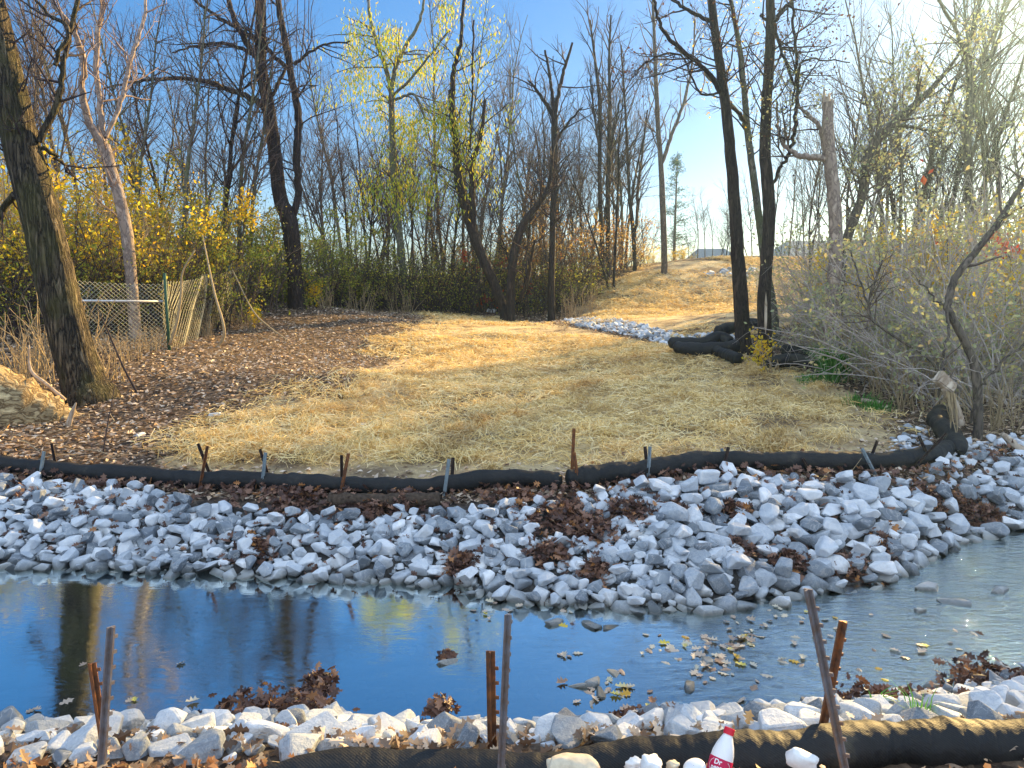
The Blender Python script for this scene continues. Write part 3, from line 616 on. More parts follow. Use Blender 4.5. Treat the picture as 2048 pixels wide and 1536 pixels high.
for i, (a, b, mt, lab) in enumerate(stk):
    xg = P(b[0], b[1], 8)[0]; Yb = float(sy(xg)) + (.13 if i % 2 == 0 else -.12) * (1 if i < 20 else .3)
    pb = P(b[0], b[1], Yb); pt_ = P(a[0], a[1], Yb + .03); d = pb - pt_
    post(lab, pt_, pb + d / np.linalg.norm(d) * .25, .034, mt, SG, rot=rr.uniform(-.5, .5))
NG = 'tall steel posts of the near bank'
for a, b, Y, mt, lab, wd, rot in [((184, 1326), (214, 1530), 2.75, 'steel_rust', 'rusty orange near post leaning at the bottom left', .03, .1), ((222, 1253), (202, 1545), 2.5, 'steel_grey', 'grey studded near post at the bottom left', .03, 1.1),
                           ((981, 1302), (985, 1530), 2.7, 'steel_rust', 'short rusty studded post at bottom centre', .034, -.15), ((1015, 1228), (1000, 1560), 2.4, 'steel_grey', 'tall grey studded post at bottom centre', .026, .9),
                           ((1616, 1178), (1694, 1560), 2.35, 'steel_grey', 'long grey brown post leaning left over the near sock', .03, -.9), ((1686, 1242), (1642, 1470), 2.72, 'steel_rust', 'rusty orange post crossing behind the long leaning post', .034, .3)]:
    pt_, pb = P(*a, Y), P(*b, Y - .05); d = pb - pt_
    post(lab, pt_, pb + d / np.linalg.norm(d) * .25, wd, mt, NG, .055, rot, 'studded_post')

# ------------------------------------------------------------------ tree growing
def walk(rs, p, d, L, n, wig, trop):
    pts = [p]; d = d / (np.linalg.norm(d) + 1e-9)
    for i in range(n):
        d = d + rs.normal(size=3) * wig; d[2] += trop; d /= np.linalg.norm(d); p = p + d * L / n; pts.append(p)
    return np.array(pts)
def kids(T, rs, path, rad, lvl, o, tips=None, t0=.2):
    L = np.linalg.norm(np.diff(path, axis=0), axis=1).sum(); n = rs.poisson(o['dens'][lvl] * L) if L > .05 else 0
    n = min(n, o.get('maxk', 40))
    for _ in range(n):
        t = rs.uniform(t0, 1) * (len(path) - 1.001); i = int(t); p = path[i] * (1 - t + i) + path[i + 1] * (t - i); tg = path[i + 1] - path[i]; tg /= np.linalg.norm(tg) + 1e-9
        q = rs.normal(size=3); q -= q @ tg * tg; q /= np.linalg.norm(q); a = R(rs.uniform(*o['ang'])); d = tg * math.cos(a) + q * math.sin(a)
        l = o['len'][lvl] * rs.uniform(.5, 1.2) * (1 - .45 * t / len(path)); r0 = min(rad[i] * .6, o['r'][lvl]) 
        m = o['seg'][lvl]; pp = walk(rs, p, d, l, m, o['wig'], o['trop']); rd = np.linspace(r0, r0 * .35, m + 1)
        T.add(pp, rd, 4 if lvl == 0 else 3)
        if lvl + 1 < len(o['dens']): kids(T, rs, pp, rd, lvl + 1, o, tips, .15)
        elif tips is not None: tips.append(pp[-1]); tips.append(pp[m // 2])
OPT = dict(dens=[2.4, 3.6, 3.8], len=[1.7, .8, .4], r=[.026, .011, .007], seg=[6, 4, 3], ang=(25, 70), wig=.13, trop=.05)
def opt(s_=1., **k):
    o = dict(OPT); o['len'] = [x * s_ for x in o['len']]; o['dens'] = [x / s_ for x in o['dens']]; o['r'] = [x * max(s_, .8) for x in o['r']]; o.update(k); return o
def trace(path, Y, rs, n=None, dY=0., jit=.0):
    P3 = [P(px, py, Y + dY * (i / max(1, len(path) - 1))) for i, (px, py, w_) in enumerate(path)]
    n = n or max(6, len(path) * 5); pts = spline(P3, n)
    ww = np.interp(np.linspace(0, len(path) - 1, n), range(len(path)), [w_ for _, _, w_ in path]); rad = ww / 2 * Y / F
    if jit: pts[1:-1] += rs.normal(size=(n - 2, 3)) * jit
    return pts, rad
def hero_tree(name, label, Y, trunk, limbs, barkm, twigm, o, seed, leaves=None, lmat=None, lsize=.06, droop=False, cat='tree', group=None, tsides=12, fl=None, t0=.45, ends=True, topgrow=True, sink=.25):
    rs = np.random.RandomState(seed); tp, tr = trace(trunk, Y, rs, jit=.004)
    g_ = gz1(tp[0][0], tp[0][1]); base = tp[0].copy()
    if tp[0][2] > g_ - .05: tp = np.vstack([[tp[0] + (tp[0] - tp[1]) * 0 + np.array((0, 0, g_ - sink - tp[0][2]))], tp]); tr = np.r_[tr[0] * 1.12, tr]
    base = np.array((tp[0][0], tp[0][1], g_)); e = empty(name, base); tag(e, label, cat, group)
    T = Tubes(); TW = Tubes(); tips = []
    if fl: 
        n = 260; T.add(spline(tp, n), np.interp(np.linspace(0, 1, n), np.linspace(0, 1, len(tr)), tr), 110)
    else: T.add(tp, tr, tsides)
    tt = T.mesh('trunk', MAT[barkm], base, fl); obj('trunk', tt, e); LT = Tubes(); nl = 0
    if topgrow: kids(TW, rs, tp, tr, 0, o, tips, t0)
    for lb in limbs:
        L_, dy = (lb[0], lb[1]) if isinstance(lb[0], list) else (lb, rs.uniform(-1, 1))
        lp, lr = trace(L_, Y, rs, dY=dy, jit=.015); LT.add(lp, lr, 8); nl += 1; kids(TW, rs, lp, lr, 0, o, tips, .15)
    if nl: obj('limbs', LT.mesh('limbs', MAT[barkm], base), e)
    if TW.g: obj('crown', TW.mesh('crown', MAT[twigm], base), e)
    if leaves:
        P0 = np.array(tips); idx = rs.randint(len(P0), size=leaves); pos = P0[idx] + rs.normal(size=(leaves, 3)) * .14
        if droop: pos[:, 2] -= rs.uniform(0, .9, leaves)
        obj('leaves', leaf_mesh('leaves', pos, rs.uniform(.6, 1.3, leaves) * lsize, MAT[lmat], rs, 0, base, .25 if droop else .6, droop=droop), e)
    return e
def flute(Pp, a):
    n = Pp.shape[1]; s_ = np.cumsum(np.r_[0, np.linalg.norm(np.diff(Pp[0], axis=0), axis=1)]); out = np.zeros((1, n, len(a)))
    rs = np.random.RandomState(4)
    for k, wgt in [(3, .03), (5, .02), (17, .016), (23, .018), (31, .018)]:
        ph = rs.uniform(0, 6.28); dr = np.convolve(np.cumsum(rs.normal(size=n + 20)) * .35, np.ones(21) / 21, 'valid')
        f = np.sin(k * a[None, :] + ph + dr[:, None] * (1 if k > 9 else .2))
        if k > 9: f = -np.abs(f) ** .6 + .5
        out[0] += wgt * f
    return 1 + out
hero_tree('leaning_tree', 'thick leaning trunk with deeply furrowed bark at the left', 11.7,
          [(183, 808, 118), (170, 775, 88), (152, 720, 78), (130, 640, 75), (110, 560, 74), (90, 470, 71), (66, 380, 68), (42, 290, 66), (18, 180, 60), (-8, 60, 53), (-40, -80, 46), (-80, -260, 36)],
          [[(80, 285, 14), (118, 190, 12), (130, 110, 10), (148, 20, 9), (152, -60, 7)], [(60, 390, 18), (20, 400, 13), (-20, 470, 10)], [(110, 130, 8), (135, 60, 9), (95, 30, 6), (60, -20, 5)], [(70, 290, 8), (110, 310, 9), (130, 335, 6), (150, 360, 4)]], 'bark_big', 'twig_dark', opt(.6), 1, fl=flute, t0=.6)
hero_tree('pale_tree', 'pale barked young tree dividing into three stems behind the fence', 16.6,
          [(266, 600, 22), (262, 550, 22), (254, 470, 23), (240, 400, 22), (222, 340, 22), (208, 290, 22)],
          [([(210, 300, 18), (178, 240, 15), (165, 180, 12), (165, 115, 11), (145, 60, 9), (110, 10, 8), (80, -60, 6)], -1.2), ([(208, 290, 14), (198, 200, 11), (193, 100, 10), (205, 10, 9), (210, -90, 7)], .5), ([(212, 275, 8), (240, 205, 9), (262, 120, 8), (285, 50, 7), (296, -40, 5)], 1.2)], 'bark_pale', 'twig_pale', opt(.75), 2)
hero_tree('twin_stem_tree', 'dark tree forking into two upright stems left of the clearing', 24,
          [(594, 622, 36), (590, 560, 30), (586, 500, 32), (578, 440, 34), (560, 395, 28), (549, 300, 26), (537, 215, 25), (522, 130, 22), (522, 40, 20), (520, -80, 16), (515, -200, 10)],
          [[(582, 445, 16), (595, 400, 14), (594, 320, 15), (597, 240, 15), (586, 170, 13), (575, 100, 14), (560, 30, 12), (550, -60, 9), (545, -160, 6)], [(532, 213, 13), (500, 195, 11), (460, 180, 10), (420, 165, 9), (370, 157, 8), (320, 158, 7), (260, 165, 5), (205, 178, 3)],
           [(503, 108, 8), (470, 92, 7), (430, 86, 6), (380, 95, 4), (345, 105, 3)], [(516, 120, 12), (490, 80, 12), (465, 30, 10), (450, -30, 8), (430, -110, 5)], [(572, 135, 9), (530, 95, 7), (480, 60, 7), (430, 30, 6), (370, -15, 5)], [(545, 190, 7), (560, 160, 7), (575, 130, 6)],
           [(588, 130, 7), (620, 105, 5), (650, 88, 4), (700, 82, 3)]], 'bark_dark', 'twig_dark', opt(1.0, trop=-.03, wig=.2), 3, 900, 'lf_brown', .07, droop=True)
hero_tree('willow_tree', 'slim tree with drooping yellow green foliage at the back', 30,
          [(815, 610, 15), (806, 540, 14), (796, 440, 14), (787, 350, 13), (784, 250, 12), (783, 190, 11)],
          [[(784, 195, 10), (775, 150, 9), (755, 90, 7), (740, 30, 6), (735, -40, 4)], [(784, 200, 8), (790, 140, 8), (810, 95, 8), (840, 40, 6), (850, -20, 4)], [(787, 190, 6), (820, 160, 5), (860, 110, 4), (900, 60, 3)], [(790, 200, 6), (830, 190, 5), (850, 240, 4)]], 'bark_green', 'twig_mid', opt(1.2, trop=-.06), 4, 6500, 'lf_willow', .16, droop=True)
hero_tree('crooked_tree', 'dark crooked tree with sparse green leaves high in its crown', 29,
          [(1010, 625, 20), (985, 560, 20), (955, 490, 20), (935, 430, 18), (917, 360, 17), (913, 290, 15), (905, 230, 13), (903, 180, 13)],
          [[(905, 185, 11), (907, 140, 9), (920, 90, 7), (925, 30, 6), (932, -40, 4)], [(940, 300, 4), (945, 150, 4), (948, 40, 3)], [(950, 480, 12), (945, 400, 12), (945, 330, 11), (960, 280, 8), (970, 200, 6)]], 'bark_dark', 'twig_dark', opt(1.1), 5, 2800, 'lf_willow', .15, droop=True)
hero_tree('forked_tree', 'dark straight tree with a candelabra fork at the centre of the back row', 30,
          [(1103, 636, 16), (1103, 560, 13), (1105, 480, 12), (1107, 400, 12), (1109, 320, 12), (1109, 230, 13)],
          [[(1109, 235, 9), (1090, 205, 8), (1070, 175, 5), (1055, 160, 3)], [(1109, 232, 9), (1103, 180, 6), (1098, 140, 5), (1090, 100, 4)], [(1110, 228, 8), (1120, 170, 7), (1132, 130, 6), (1145, 85, 4)], [(1110, 290, 6), (1125, 260, 5), (1150, 230, 4), (1165, 215, 3)]], 'bark_dark', 'twig_dark', opt(1.2), 6)
hero_tree('slanting_tree', 'dark trunk slanting right across the centre of the back row', 28.5,
          [(1022, 630, 18), (1022, 560, 17), (1032, 490, 17), (1052, 440, 15), (1080, 405, 11), (1098, 370, 9), (1105, 310, 6)], [[(1040, 600, 8), (1055, 560, 8), (1062, 520, 6), (1070, 480, 4)]], 'bark_dark', 'twig_dark', opt(1.2), 7, t0=.6)
hero_tree('straight_tree', 'left trunk of the dark pair behind the hill foot', 37,
          [(1206, 548, 9), (1204, 480, 9), (1199, 350, 8), (1200, 220, 7), (1190, 120, 5), (1180, 40, 3)], [[(1203, 330, 4), (1190, 240, 4), (1180, 160, 3)]], 'bark_dark', 'twig_dark', opt(1.4, ang=(15, 40)), 8)
hero_tree('straight_tree', 'right trunk of the dark pair behind the hill foot', 37.5,
          [(1218, 548, 10), (1216, 480, 10), (1216, 350, 9), (1220, 220, 7), (1218, 120, 5), (1222, 30, 3)], [[(1217, 380, 5), (1225, 280, 4), (1240, 200, 3)]], 'bark_dark', 'twig_dark', opt(1.4, ang=(15, 40)), 9)
hero_tree('slender_tree', 'slender dark tree forking low on the hill crest', 38,
          [(1270, 535, 8), (1268, 490, 8), (1264, 440, 8), (1258, 380, 6), (1254, 280, 5), (1248, 180, 4), (1242, 90, 3)], [([(1268, 480, 7), (1275, 420, 6), (1276, 370, 6), (1285, 300, 4), (1295, 220, 3)], 1)], 'bark_dark', 'twig_dark', opt(1.4, ang=(15, 45)), 10)
hero_tree('slender_tree', 'slender pale grey tree beside the open gap of sky', 36,
          [(1329, 535, 13), (1328, 480, 12), (1325, 400, 12), (1322, 330, 10), (1316, 250, 9), (1312, 160, 8), (1308, 60, 6), (1304, -40, 4)], [([(1324, 325, 8), (1340, 280, 7), (1357, 235, 6), (1372, 190, 6), (1385, 120, 4), (1390, 40, 3)], 1.5)], 'bark_mid', 'twig_mid', opt(1.3, ang=(15, 50)), 11)
hero_tree('twin_tree', 'left dark trunk of the tall pair standing by the sock pile', 17.5,
          [(1488, 706, 40), (1486, 680, 31), (1482, 600, 30), (1476, 520, 27), (1470, 420, 24), (1462, 320, 22), (1452, 220, 20), (1438, 120, 17), (1427, 40, 16), (1418, -60, 14), (1410, -200, 10)],
          [([(1444, 188, 10), (1420, 150, 9), (1390, 120, 8), (1350, 90, 8), (1322, 50, 6), (1308, 5, 5), (1300, -60, 4)], -1), ([(1420, 42, 8), (1385, 25, 7), (1350, 5, 6), (1310, -30, 4)], .5), ([(1440, 185, 5), (1400, 185, 4), (1360, 110, 4), (1300, 120, 3), (1270, 150, 2)], 1), ([(1456, 205, 8), (1475, 225, 7), (1492, 245, 6)], .8)], 'bark_dark', 'twig_dark', opt(.8), 12, 260, 'lf_brown', .07, t0=.6)
hero_tree('twin_tree', 'right dark trunk of the tall pair with a peeled scar', 16.4,
          [(1530, 722, 36), (1530, 690, 28), (1528, 600, 27), (1532, 540, 24), (1538, 450, 24), (1536, 380, 24), (1530, 300, 22), (1534, 200, 20), (1540, 100, 19), (1541, 20, 17), (1541, -80, 14), (1540, -200, 10)],
          [([(1543, 375, 7), (1560, 335, 7), (1580, 300, 8), (1590, 250, 8), (1594, 190, 7), (1592, 110, 6), (1586, 20, 5), (1580, -50, 3)], -.6), ([(1546, 45, 8), (1565, 22, 7), (1590, -5, 6), (1620, -50, 4)], .5), ([(1548, 45, 6), (1560, 90, 6), (1575, 130, 5), (1590, 170, 4)], -.4), ([(1545, 215, 3), (1580, 220, 3), (1600, 130, 4), (1640, 118, 3), (1700, 125, 2)], -.8),
           ([(1535, 40, 6), (1524, 33, 5), (1522, 30, 4)], 0)], 'bark_dark', 'twig_dark', opt(.8), 13, 900, 'lf_brown', .06, t0=.55)
hero_tree('grey_tree', 'slimmer grey trunk between and behind the tall dark pair', 18.5,
          [(1550, 690, 22), (1546, 620, 18), (1532, 540, 17), (1520, 450, 15), (1508, 360, 14), (1496, 270, 13), (1488, 180, 11), (1480, 100, 10), (1465, 20, 8), (1450, -60, 6)],
          [([(1495, 260, 9), (1475, 225, 7), (1440, 185, 6), (1400, 130, 6), (1350, 95, 5)], 1)], 'bark_green', 'twig_dark', opt(.8), 14, 500, 'lf_yellow', .06, t0=.5)
hero_tree('broken_tree', 'pale peeling trunk snapped off at the top in the right thicket', 16,
          [(1666, 668, 40), (1666, 630, 30), (1668, 560, 26), (1672, 480, 26), (1668, 400, 25), (1660, 320, 24), (1656, 260, 22), (1655, 204, 19)],
          [([(1650, 318, 12), (1620, 312, 12), (1590, 308, 10), (1565, 285, 8), (1556, 250, 6), (1552, 200, 4)], .5), ([(1655, 320, 9), (1640, 260, 9), (1620, 230, 8), (1600, 215, 6), (1590, 200, 4)], .8)], 'bark_pale', 'twig_mid', opt(.8), 15, 500, 'lf_thicket', .06, topgrow=False)
hero_tree('leaning_tree', 'dark vine covered trunk leaning right from behind the broken tree', 16.6,
          [(1672, 650, 20), (1685, 520, 18), (1700, 460, 18), (1722, 400, 17), (1732, 330, 17), (1755, 280, 20), (1790, 245, 18), (1830, 210, 14), (1865, 175, 10), (1910, 120, 6), (1950, 60, 4)],
          [([(1790, 250, 7), (1830, 255, 6), (1870, 262, 4), (1920, 270, 3)], .5)], 'bark_mid', 'twig_mid', opt(.9), 16, 2600, 'lf_thicket', .07, t0=.3)
hero_tree('forked_tree', 'grey tree with a wide V fork at the far right', 27,
          [(1940, 640, 18), (1938, 500, 16), (1938, 380, 14), (1936, 280, 14), (1938, 200, 13), (1940, 165, 12)],
          [([(1940, 170, 8), (1965, 110, 8), (1990, 60, 7), (2020, 0, 6), (2050, -60, 4)], 1), ([(1940, 170, 9), (1930, 110, 8), (1910, 60, 7), (1880, 0, 6), (1860, -60, 4)], -1), ([(1936, 240, 7), (1960, 170, 7), (1990, 100, 6), (2010, 30, 4)], .5)], 'bark_mid', 'twig_mid', opt(1.2, ang=(15, 50)), 17)
hero_tree('crooked_sapling', 'crooked grey sapling bending right over the rock heap', 9.6,
          [(1957, 850, 18), (1955, 790, 18), (1946, 720, 17), (1920, 665, 16), (1900, 625, 14), (1895, 605, 14), (1912, 555, 14), (1945, 510, 13), (1990, 455, 12), (2030, 390, 10), (2075, 320, 8), (2120, 230, 5)],
          [([(1893, 610, 6), (1896, 670, 6), (1888, 720, 5), (1882, 745, 5)], -.3), ([(1942, 845, 6), (1955, 785, 6), (1985, 745, 5), (2048, 690, 5), (2100, 650, 4)], -.6), ([(1900, 625, 6), (1870, 600, 4), (1840, 560, 3)], .3)], 'bark_mid', 'twig_mid', opt(.5, dens=[2.2, 2.4, 2.2]), 18, 350, 'lf_thicket', .05)
hero_tree('dead_sapling', 'thin dead sapling leaning left in front of the thicket', 12,
          [(1880, 760, 5), (1860, 720, 5), (1800, 680, 5), (1745, 640, 5), (1738, 600, 4), (1755, 550, 4), (1765, 520, 3)], [([(1745, 640, 4), (1720, 560, 4), (1700, 500, 3)], .4)], 'bark_mid', 'twig_mid', opt(.5), 19)
# peeled scar on the right twin trunk
sp = P(1531, 640, 16.4); V = []
for i, (t, wd) in enumerate([(0, .01), (.25, .07), (.6, .09), (1.2, .08), (1.5, .03), (1.65, .0)]):
    q = P(1531 + .5 * t, 668 - t * 52, 16.4 - .19 - t * .0); V += [(q[0] - wd / 2.8, q[1] - .01, q[2]), (q[0] + wd / 2.8, q[1] - .0, q[2])]
twin = [o for o in bpy.data.objects if o.name.startswith('twin_tree') and 'scar' in o.get('label', '')][0]
obj('bark_scar', mesh_np('bark_scar', np.array(V) - np.array(twin.location), np.array([(2 * i, 2 * i + 1, 2 * i + 3, 2 * i + 2) for i in range(5)]), MAT['wood_pale']), twin)
# splintered top of the broken tree
bk = [o for o in bpy.data.objects if o.name.startswith('broken_tree')][0]; T = Tubes(); b0 = P(1655, 204, 16)
for dx, h in [(-.07, .28), (-.02, .12), (.04, .2), (.08, .07), (0.01, .16)]:
    a = b0 + (dx, rr.uniform(-.05, .05), -.12); T.add([a, a + (0, 0, .12 + h * .6), a + (dx * .1, 0, .12 + h)], [.035, .03, .004], 5)
obj('splinters', T.mesh('splinters', MAT['wood_pale'], bk.location), bk)

# background trees: a few grown once, copied as things of their own
def grow_tree(name, label, cat, H, r, seed, barkm, twigm, lean=.05, stems=1, o=None, leaves=0, lmat=None, lsize=.1, t0=.3, group=None):
    rs = np.random.RandomState(seed); e = empty(name); tag(e, label, cat, group); T = Tubes(); W = Tubes(); tips = []
    for s_ in range(stems):
        d = np.array((rs.normal() * lean * (1 + (stems > 1) * 2.5), rs.normal() * lean * (1 + (stems > 1) * 2.5), 1)); h = H * rs.uniform(.8, 1.05) if s_ else H
        pts = walk(rs, np.array((rs.normal() * .1 * (stems > 1), rs.normal() * .1 * (stems > 1), -.25)), d, h, 14, .045, .02); rd = r * (1 - np.linspace(0, 1, 15) ** 1.1 * .88) * (1 if s_ == 0 else rs.uniform(.5, .9))
        T.add(pts, rd, 8)
        # upswept limbs
        for k in range(int(H * 1.0)):
            i = rs.randint(int(t0 * 14), 13); a = rs.uniform(0, 6.28); an = R(rs.uniform(18, 50)); dd = np.array((math.cos(a) * math.sin(an), math.sin(a) * math.sin(an), math.cos(an)))
            l = (1 - i / 15) * H * .38 + .8; lp = walk(rs, pts[i], dd, l * rs.uniform(.6, 1.1), 8, .09, .05); lr = np.linspace(min(rd[i] * .55, .06), .008, 9); T.add(lp, lr, 5); kids(W, rs, lp, lr, 0, o, tips, .15)
        kids(W, rs, pts, rd, 0, o, tips, max(t0, .4))
    obj('trunk', T.mesh('trunk', MAT[barkm]), e); obj('crown', W.mesh('crown', MAT[twigm]), e)
    if leaves:
        P0 = np.array(tips); idx = rs.randint(len(P0), size=leaves); obj('leaves', leaf_mesh('leaves', P0[idx] + rs.normal(size=(leaves, 3)) * .15, rs.uniform(.6, 1.3, leaves) * lsize, MAT[lmat], rs, 0, aspect=.6), e)
    return e
ob = opt(1.25, dens=[1.7, 2.5, 2.6], ang=(20, 55))
SG1 = 'bare saplings of the back woodland'; SG2 = 'bare trees above the right thicket'; SG3 = 'thin trees behind the left fence'
protos = []
for i, (H, r, st, bm_, tm) in enumerate([(10.5, .085, 1, 'bark_mid', 'twig_mid'), (9.5, .065, 2, 'bark_dark', 'twig_dark'), (11.5, .095, 1, 'bark_dark', 'twig_dark'), (8.5, .055, 3, 'bark_mid', 'twig_mid'), (12.5, .09, 1, 'bark_green', 'twig_mid')]):
    protos.append(grow_tree('bare_sapling', 'x', 'tree', H, r, 40 + i, bm_, tm, .05, st, ob, group=SG1))
protoL = grow_tree('bare_sapling', 'x', 'tree', 9, .09, 60, 'bark_mid', 'twig_mid', .06, 2, ob, 900, 'lf_rust', .12)
def put(o, x, y, s_, rz, label, group, name=None, used=set()):
    c = o if id(o) not in used else copy_tree(o); used.add(id(o)); c.location = (x, y, gz1(x, y)); c.scale = (s_, s_, s_); c.rotation_euler = (0, 0, rz); c['label'] = label; c['group'] = group
    if group is None and 'group' in c: del c['group']
    return c
_usd = set()
def putn(o, *a):
    k = o.name
    if k in _usd: c = copy_tree(o)
    else: _usd.add(k); c = o
    x, y, s_, rz, label, group = a; c.location = (x, y, gz1(x, y)); c.scale = (s_, s_, s_ ); c.rotation_euler = (0, 0, rz); c['label'] = label; c['group'] = group; return c
rw = random.Random(21)
for px in [640, 665, 700, 715, 735, 760, 775, 830, 845, 862, 880, 893, 930, 952, 975, 1000, 1035, 1050, 1070, 1085, 1125, 1140, 1160, 1178, 1190, 1235, 1250, 870, 960, 1010, 1150, 740, 985, 1062, 1225, 1095, 1120, 1045, 945, 910, 820, 790, 690, 655, 1242]:
    Y = rw.uniform(30, 46) if px < 1100 else rw.uniform(34, 48); q = P(px, 600, Y); k = rw.randrange(5)
    putn(protos[k], q[0], Y, rw.uniform(.78, 1.1) * Y / 36, rw.uniform(0, 6.28), 'slender bare sapling in the woodland strip behind the straw clearing', SG1)
for px in [1030, 1110, 890]:
    Y = rw.uniform(31, 36); q = P(px, 600, Y); putn(protoL, q[0], Y, .62, rw.uniform(0, 6), 'small sapling holding rusty leaves at the back of the clearing', 'rusty leaved saplings')
for px in [1755, 1785, 1815, 1880, 1935, 1620, 1700, 1740, 1770, 1800, 1830, 1865, 1895, 1960, 1990, 2020, 2050, 1850, 1975, 2085, 2100, 2130, 2160, 2200, 2250, 2300, 2360]:
    Y = rw.uniform(23, 38); q = P(px, 600, Y); k = rw.randrange(5)
    putn(protos[k], q[0], Y, rw.uniform(1.0, 1.35), rw.uniform(0, 6.28), 'tall bare tree rising behind the thicket at the right', SG2)
for px in [330, 360, 410, 450, 470, 90, 180, 270, 20, 60, 120, 150, 300, 340, 390, 430, 480, 500, -60, 235]:
    Y = rw.uniform(21, 32); q = P(px, 600, Y); k = rw.randrange(5)
    putn(protos[k], q[0], Y, rw.uniform(.7, 1.0), rw.uniform(0, 6.28), 'thin bare tree standing in the yellow scrub behind the chain link fence', SG3)
for px, Y, s_ in [(1395, 55, .5), (1412, 56, .52), (1440, 55, .42), (1460, 52, .45), (1560, 50, .5), (1590, 48, .6), (1290, 46, .5), (1380, 50, .35), (1425, 52, .4), (1450, 49, .5), (1475, 50, .6), (1505, 52, .7), (1540, 50, .8), (1575, 52, .8), (1610, 50, .8), (1640, 52, .85), (1350, 52, .35)]:
    q = P(px, 520, Y); putn(protos[rw.randrange(2)], q[0], Y, s_, rw.uniform(0, 6), 'small distant bare tree beyond the hill crest', 'distant bare trees on the crest')
# conifer
rs = np.random.RandomState(77); q = P(1348, 520, 60); e = empty('pine_tree', (q[0], q[1], gz1(q[0], q[1]))); tag(e, 'feathery green conifer beyond the crest in the sky gap', 'tree')
T = Tubes(); T.add([(0, 0, -.3), (0, 0, 4), (.05, 0, 9)], [.14, .09, .02], 7); W = Tubes(); np_ = []
for k in range(95):
    z = rs.uniform(1.2, 8.8); l = (9.2 - z) * .27 + .25; a = rs.uniform(0, 6.28); pp = walk(rs, np.array((0, 0, z)), np.array((math.cos(a), math.sin(a), .15)), l * rs.uniform(.6, 1.1), 5, .1, .02); W.add(pp, np.linspace(.025, .006, 6), 3)
    for t in rs.uniform(.2, 1, 26): np_.append(pp[min(4, int(t * 5))] + (pp[5] - pp[0]) * rs.uniform(-.05, .2) + rs.normal(size=3) * .12)
obj('trunk', T.mesh('trunk', MAT['bark_mid']), e); obj('crown', W.mesh('crown', MAT['twig_mid']), e); obj('needles', leaf_mesh('needles', np_, np.full(len(np_), .22), MAT['lf_needle'], rs, 0, aspect=.16), e)

# ------------------------------------------------------------------ shrubs
def grow_shrub(name, H, Rr, stems, seed, twigm, lmat, leaves, lsize, arch=-.05, dens=(2.5, 2.5), spread=.5):
    rs = np.random.RandomState(seed); e = empty(name); T = Tubes(); W = Tubes(); tips = []
    o = dict(dens=list(dens), len=[.8 * H / 3, .38 * H / 3], r=[.010, .006], seg=[5, 3], ang=(25, 80), wig=.22, trop=arch)
    for s_ in range(stems):
        a = rs.uniform(0, 6.28); rr_ = Rr * math.sqrt(rs.uniform()) * .8; b = np.array((math.cos(a) * rr_, math.sin(a) * rr_, -.2)); sp_ = rs.uniform(0, spread)
        a2 = a + rs.normal() * .8; pts = walk(rs, b, np.array((math.cos(a2) * sp_, math.sin(a2) * sp_, 1)), H * rs.uniform(.6, 1.15), 9, .11, arch * .8); rd = np.linspace(rs.uniform(.008, .022), .005, 10)
        T.add(pts, rd, 4); kids(W, rs, pts, rd, 0, o, tips, .1)
    obj('stems', T.mesh('stems', MAT[twigm]), e); obj('crown', W.mesh('crown', MAT[twigm]), e)
    if leaves:
        P0 = np.array(tips); nc = max(8, len(P0) // 12); ctr = P0[rs.randint(len(P0), size=nc)]
        d = np.linalg.norm(P0[:, None] - ctr[None], axis=2).min(1); pr = np.exp(-(d / .35) ** 2) + .08; pr /= pr.sum()
        idx = rs.choice(len(P0), size=leaves, p=pr); obj('leaves', leaf_mesh('leaves', P0[idx] + rs.normal(size=(leaves, 3)) * .09, rs.uniform(.5, 1.3, leaves) * lsize, MAT[lmat], rs, 0, aspect=.6), e)
    e['category'] = 'shrub'; return e
SH = {'yellow': [grow_shrub('yellow_shrub', 3.0, 1.1, 34, 200 + i, 'twig_tan', 'lf_yellow', 2600, .085) for i in range(2)],
      'olive': [grow_shrub('olive_shrub', 3.0, 1.1, 30, 210 + i, 'twig_mid', 'lf_olive', 3400, .08) for i in range(2)],
      'dark': [grow_shrub('bramble_bush', 2.6, 1.2, 46, 220 + i, 'twig_dark', 'lf_olive', 1100, .08, dens=(3, 3)) for i in range(2)],
      'rust': [grow_shrub('rusty_shrub', 2.8, 1.0, 30, 230 + i, 'twig_mid', 'lf_rust', 1100, .085) for i in range(1)],
      'thick': [grow_shrub('thicket_shrub', 3.2, 1.2, 42, 240 + i, 'twig_hazy', 'lf_thicket', 1700, .08, arch=-.07, dens=(3, 3), spread=.9) for i in range(3)],
      'reed': [grow_shrub('dry_stems', 1.6, .8, 26, 250, 'twig_tan', None, 0, .05, dens=(1.2, 1.5), spread=.3)],
      'red': [grow_shrub('red_leaved_shrub', 3.2, .5, 7, 270, 'twig_mid', 'lf_red', 380, .11, dens=(1.5, 2), spread=.4)],
      'ash': [grow_shrub('leafy_sprout', .7, .15, 7, 260, 'twig_tan', 'lf_yellow', 220, .06, spread=.5)]}
def shrub(kind, px, Y, s_, label, group, sz=1):
    q = P(px, 600, Y); o = rw.choice(SH[kind]); c = putn(o, q[0], Y, s_, rw.uniform(0, 6.28), label, group); c.scale = (s_, s_, s_ * sz); return c
for px, Y, s_ in [(-150, 17, 1.25), (-60, 18, 1.3), (20, 17.2, 1.15), (60, 19, 1.3), (130, 18.6, 1.15), (190, 18.6, 1.0), (250, 19.6, 1.15), (310, 19.6, 1.0), (350, 22, 1.1), (400, 23, 1.0), (90, 22, 1.5), (200, 23, 1.5), (-80, 22, 1.5), (300, 23, 1.4), (420, 23, 1.15)]:
    shrub('yellow', px, Y, s_, 'tangled shrub with bright yellow leaves behind the chain link fence', 'yellow shrubs behind the fence')
